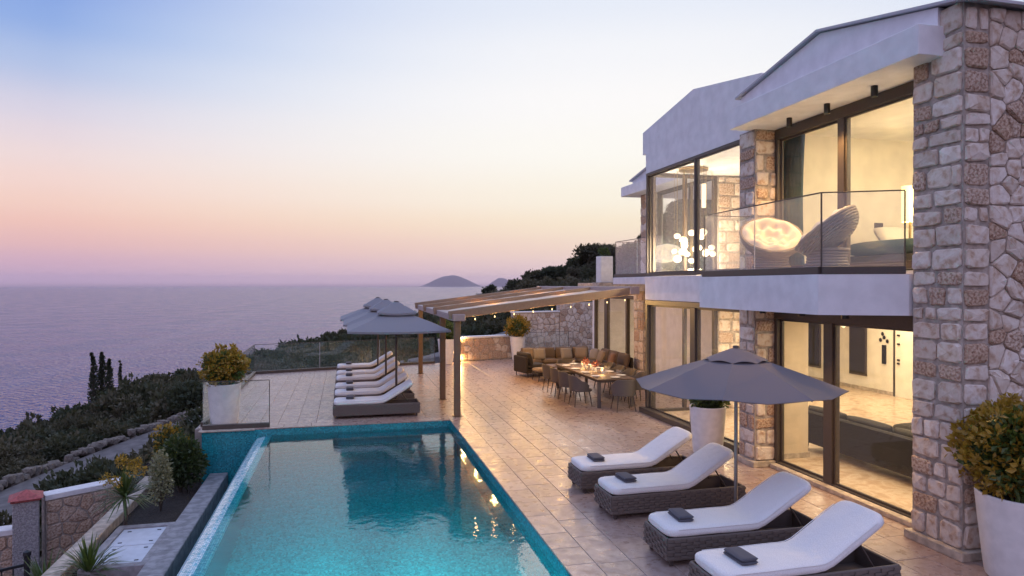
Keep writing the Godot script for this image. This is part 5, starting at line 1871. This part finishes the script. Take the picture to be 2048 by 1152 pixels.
	for side in [-1.0, 1.0]:
		var w := thing("roadside_wall", ["dry stone edging along the inner side of the road", "dry stone edging along the outer side of the road"][0 if side > 0 else 1], "wall")
		for i in range(0, road_pts.size() - 1):
			var p := road_pts[i]
			var d := (road_pts[i + 1] - p).normalized()
			var s := d.cross(Vector3.UP).normalized()
			if p.z > -17: continue
			for j in 4:
				var c: Vector3 = p + d * (j * 0.31) + s * side * -2.25 + Vector3(0, rng.randf_range(-0.12, 0.22), 0)
				var st := MB.new()
				rock(st, Vector3(rng.randf_range(0.16, 0.30), rng.randf_range(0.12, 0.24), rng.randf_range(0.16, 0.28)))
				if w.get_child_count() < 150: part(w, "stone", st, M.roadstone, c, Basis(Vector3.UP, rng.randf() * TAU))

func rock(m: MB, r: Vector3):
	var pts := []
	for k in 8:
		var s := Vector3(1 if k & 1 else -1, 1 if k & 2 else -1, 1 if k & 4 else -1)
		pts.append(s * r * Vector3(rng.randf_range(0.55, 0.85), rng.randf_range(0.6, 0.9), rng.randf_range(0.55, 0.85)))
	var ax := [Vector3(r.x, 0, 0), Vector3(-r.x, 0, 0), Vector3(0, r.y, 0), Vector3(0, -r.y, 0), Vector3(0, 0, r.z), Vector3(0, 0, -r.z)]
	var fc := [[1, 3, 7, 5], [0, 2, 6, 4], [2, 3, 7, 6], [0, 1, 5, 4], [4, 5, 7, 6], [0, 1, 3, 2]]
	for f in 6:
		for e in 4: m.trio(pts[fc[f][e]], pts[fc[f][(e + 1) % 4]], ax[f], Vector3.ZERO)

# ---------------------------------------------------------------- rooms behind the glass
func build_rooms():
	var ct := MB.new()
	var g := []
	for i in 8:
		var row := []
		for j in 41:
			var s := j / 40.0
			var z := lerpf(-10.85, -10.22, s)
			var squeeze := 1.0 - 0.10 * sin(PI * i / 7.0)
			row.append(Vector3(7.70 + 0.04 * sin(s * TAU * 6.0) * (0.7 + 0.3 * i / 7.0), lerpf(5.85, 3.43, i / 7.0), -10.85 + (z + 10.85) * squeeze))
		g.append(row)
	ct.sheet(g)
	single("curtain", ct, M.curtain, "dark teal curtain drawn aside at the bedroom window", "curtain")
	var b := thing("bed", "bed with a dark cover and pale pillows in the upper bedroom", "bed", Vector3(9.75, 3.41, -9.75))
	bpart(b, "base", Vector3(-1.0, 0.0, -0.85), Vector3(1.0, 0.3, 0.85), M.sofa_dark, 0.02)
	var m := MB.new()
	m.pillow(Vector3(0, 0.42, 0), Vector3(2.0, 1.72, 0.30), Basis(Vector3.RIGHT, PI / 2), 0.2)
	part(b, "cover", m, M.bed_cover)
	for k in 2:
		m = MB.new()
		m.pillow(Vector3(-0.1 + 0.5 * k, 0.66, -0.6), Vector3(0.7, 0.42, 0.2), Basis(Vector3.RIGHT, -0.7), 0.5)
		part(b, "pillow", m, M.tuft_cushion)
	var l := thing("bedside_lamp", "tall glowing lamp at the right edge of the bedroom window", "lamp", Vector3(9.22, 3.41, -9.55))
	m = MB.new()
	m.tube([Vector3(0, 0, 0), Vector3(0, 0.85, 0)], [0.02, 0.02], 8)
	m.lathe([Vector2(0, 0), Vector2(0.12, 0.0), Vector2(0.12, 0.03), Vector2(0, 0.03)], 16)
	part(l, "stand", m, M.brass)
	m = MB.new()
	m.lathe([Vector2(0.13, 0.85), Vector2(0.13, 1.45)], 20)
	part(l, "shade", m, M.lamp_shade)
	omni(l, Vector3(0, 1.15, 0), 0.25, WARM, 0.06)
	# chandelier of glass globes
	var c := thing("chandelier", "cluster chandelier of many glowing white globes behind the upper window", "chandelier", Vector3(8.16, 5.98, -14.95))
	m = MB.new()
	m.lathe([Vector2(0, 0.02), Vector2(0.35, 0.02), Vector2(0.35, -0.03), Vector2(0, -0.03)], 24)
	part(c, "canopy", m, M.brass)
	rng.seed = 64
	for k in 24:
		var a := k * 2.399
		var r := 0.52 * sqrt((k + 0.5) / 24.0)
		var p := Vector3(cos(a) * r, -1.45 - rng.randf() * 1.05, sin(a) * r)
		var R := rng.randf_range(0.06, 0.105)
		m = MB.new()
		var pr := []
		for i in 9: pr.append(Vector2(maxf(0.0, sin(PI * i / 8.0)) * R, cos(PI * i / 8.0) * R * 0.85))
		m.lathe(pr, 16)
		var gl := part(c, "globe", m, M.globe, p)
		m = MB.new()
		m.tube([Vector3(0, R * 0.8, 0), Vector3(0, -0.03 - p.y, 0)], [0.003, 0.003], 5, false)
		part(gl, "cord", m, M.brass)
		if k % 6 == 0: omni(gl, Vector3.ZERO, 1.6, WARM, 0.06)
	var tb := thing("tube_pendant", "white glowing tube pendant beside the chandelier", "pendant lamp", Vector3(8.1, 5.0, -14.35))
	m = MB.new()
	m.lathe([Vector2(0, 0), Vector2(0.05, 0.0), Vector2(0.05, 0.55), Vector2(0, 0.55)], 16)
	part(tb, "tube", m, M.globe)
	m = MB.new()
	m.tube([Vector3(0, 0.55, 0), Vector3(0, 0.99, 0)], [0.004, 0.004], 5, false)
	part(tb, "cord", m, M.black)
	# ground floor
	sofa("dark brown indoor sofa with its back to the window", Vector3(9.1, 0.018, -10.0), PI / 2, 3.2, 3, "", M.sofa_dark, M.sofa_dark, 0.8)
	sofa("dark indoor sofa deeper in the living room", Vector3(11.0, 0.018, -9.9), -PI / 2, 3.0, 3, "", M.sofa_dark, M.sofa_dark, 0.85)
	var w := thing("wall_ornament", "small dark metal ornament on the white hall wall", "ornament", Vector3(15.27, 1.35, -16.75))
	bpart(w, "plate", Vector3(-0.02, -0.45, -0.07), Vector3(0.02, 0.1, 0.07), M.black, 0.004)
	for q in [Vector2(0.0, 0.32), Vector2(-0.14, 0.24), Vector2(0.12, 0.22), Vector2(-0.06, 0.42)]:
		m = MB.new()
		m.lathe([Vector2(0, -0.02), Vector2(0.06, 0.0), Vector2(0, 0.02)], 10, Vector3(0, q.y, q.x), Basis(Vector3(0, 0, 1), PI / 2))
		part(w, "leaf", m, M.black)
	var t := thing("side_table", "dark console table with a lamp behind the lower left window", "table", Vector3(9.1, 0.018, -14.9))
	bpart(t, "top", Vector3(-0.5, 0.82, -0.25), Vector3(0.5, 0.87, 0.25), M.sofa_dark)
	for x in [-0.45, 0.45]: bpart(t, "leg", Vector3(x - 0.03, 0, -0.2), Vector3(x + 0.03, 0.82, 0.2), M.sofa_dark)
	var tl := thing("table_lamp", "glowing table lamp on the dark console", "lamp", Vector3(8.95, 0.89, -14.9))
	m = MB.new()
	m.lathe([Vector2(0, 0), Vector2(0.08, 0), Vector2(0.09, 0.1), Vector2(0.03, 0.3), Vector2(0.015, 0.42)], 16)
	part(tl, "base", m, M.brass)
	m = MB.new()
	m.lathe([Vector2(0.19, 0.38), Vector2(0.13, 0.62)], 20)
	part(tl, "shade", m, M.lamp_shade)
	omni(tl, Vector3(0, 0.5, 0), 0.3, WARM, 0.05)
	var pn := thing("pendant_lamp", "small white pendant lamp hanging in the hall", "pendant lamp", Vector3(13.6, 2.05, -16.4))
	m = MB.new()
	m.lathe([Vector2(0.0, 0.22), Vector2(0.04, 0.2), Vector2(0.16, 0.05), Vector2(0.05, -0.02), Vector2(0, -0.06)], 16)
	part(pn, "shade", m, M.globe)
	m = MB.new()
	m.tube([Vector3(0, 0.22, 0), Vector3(0, 0.75, 0)], [0.006, 0.006], 5, false)
	part(pn, "cord", m, M.brass)

func _ready():
	sky_and_camera()
	make_materials()
	build_land()
	build_terrace()
	build_pool()
	build_villa()
	build_pergola()
	build_rails()
	build_outer()
	build_balcony()
	build_loungers()
	build_parasols()
	build_dining()
	build_lounge()
	build_rooms()
	build_plants()
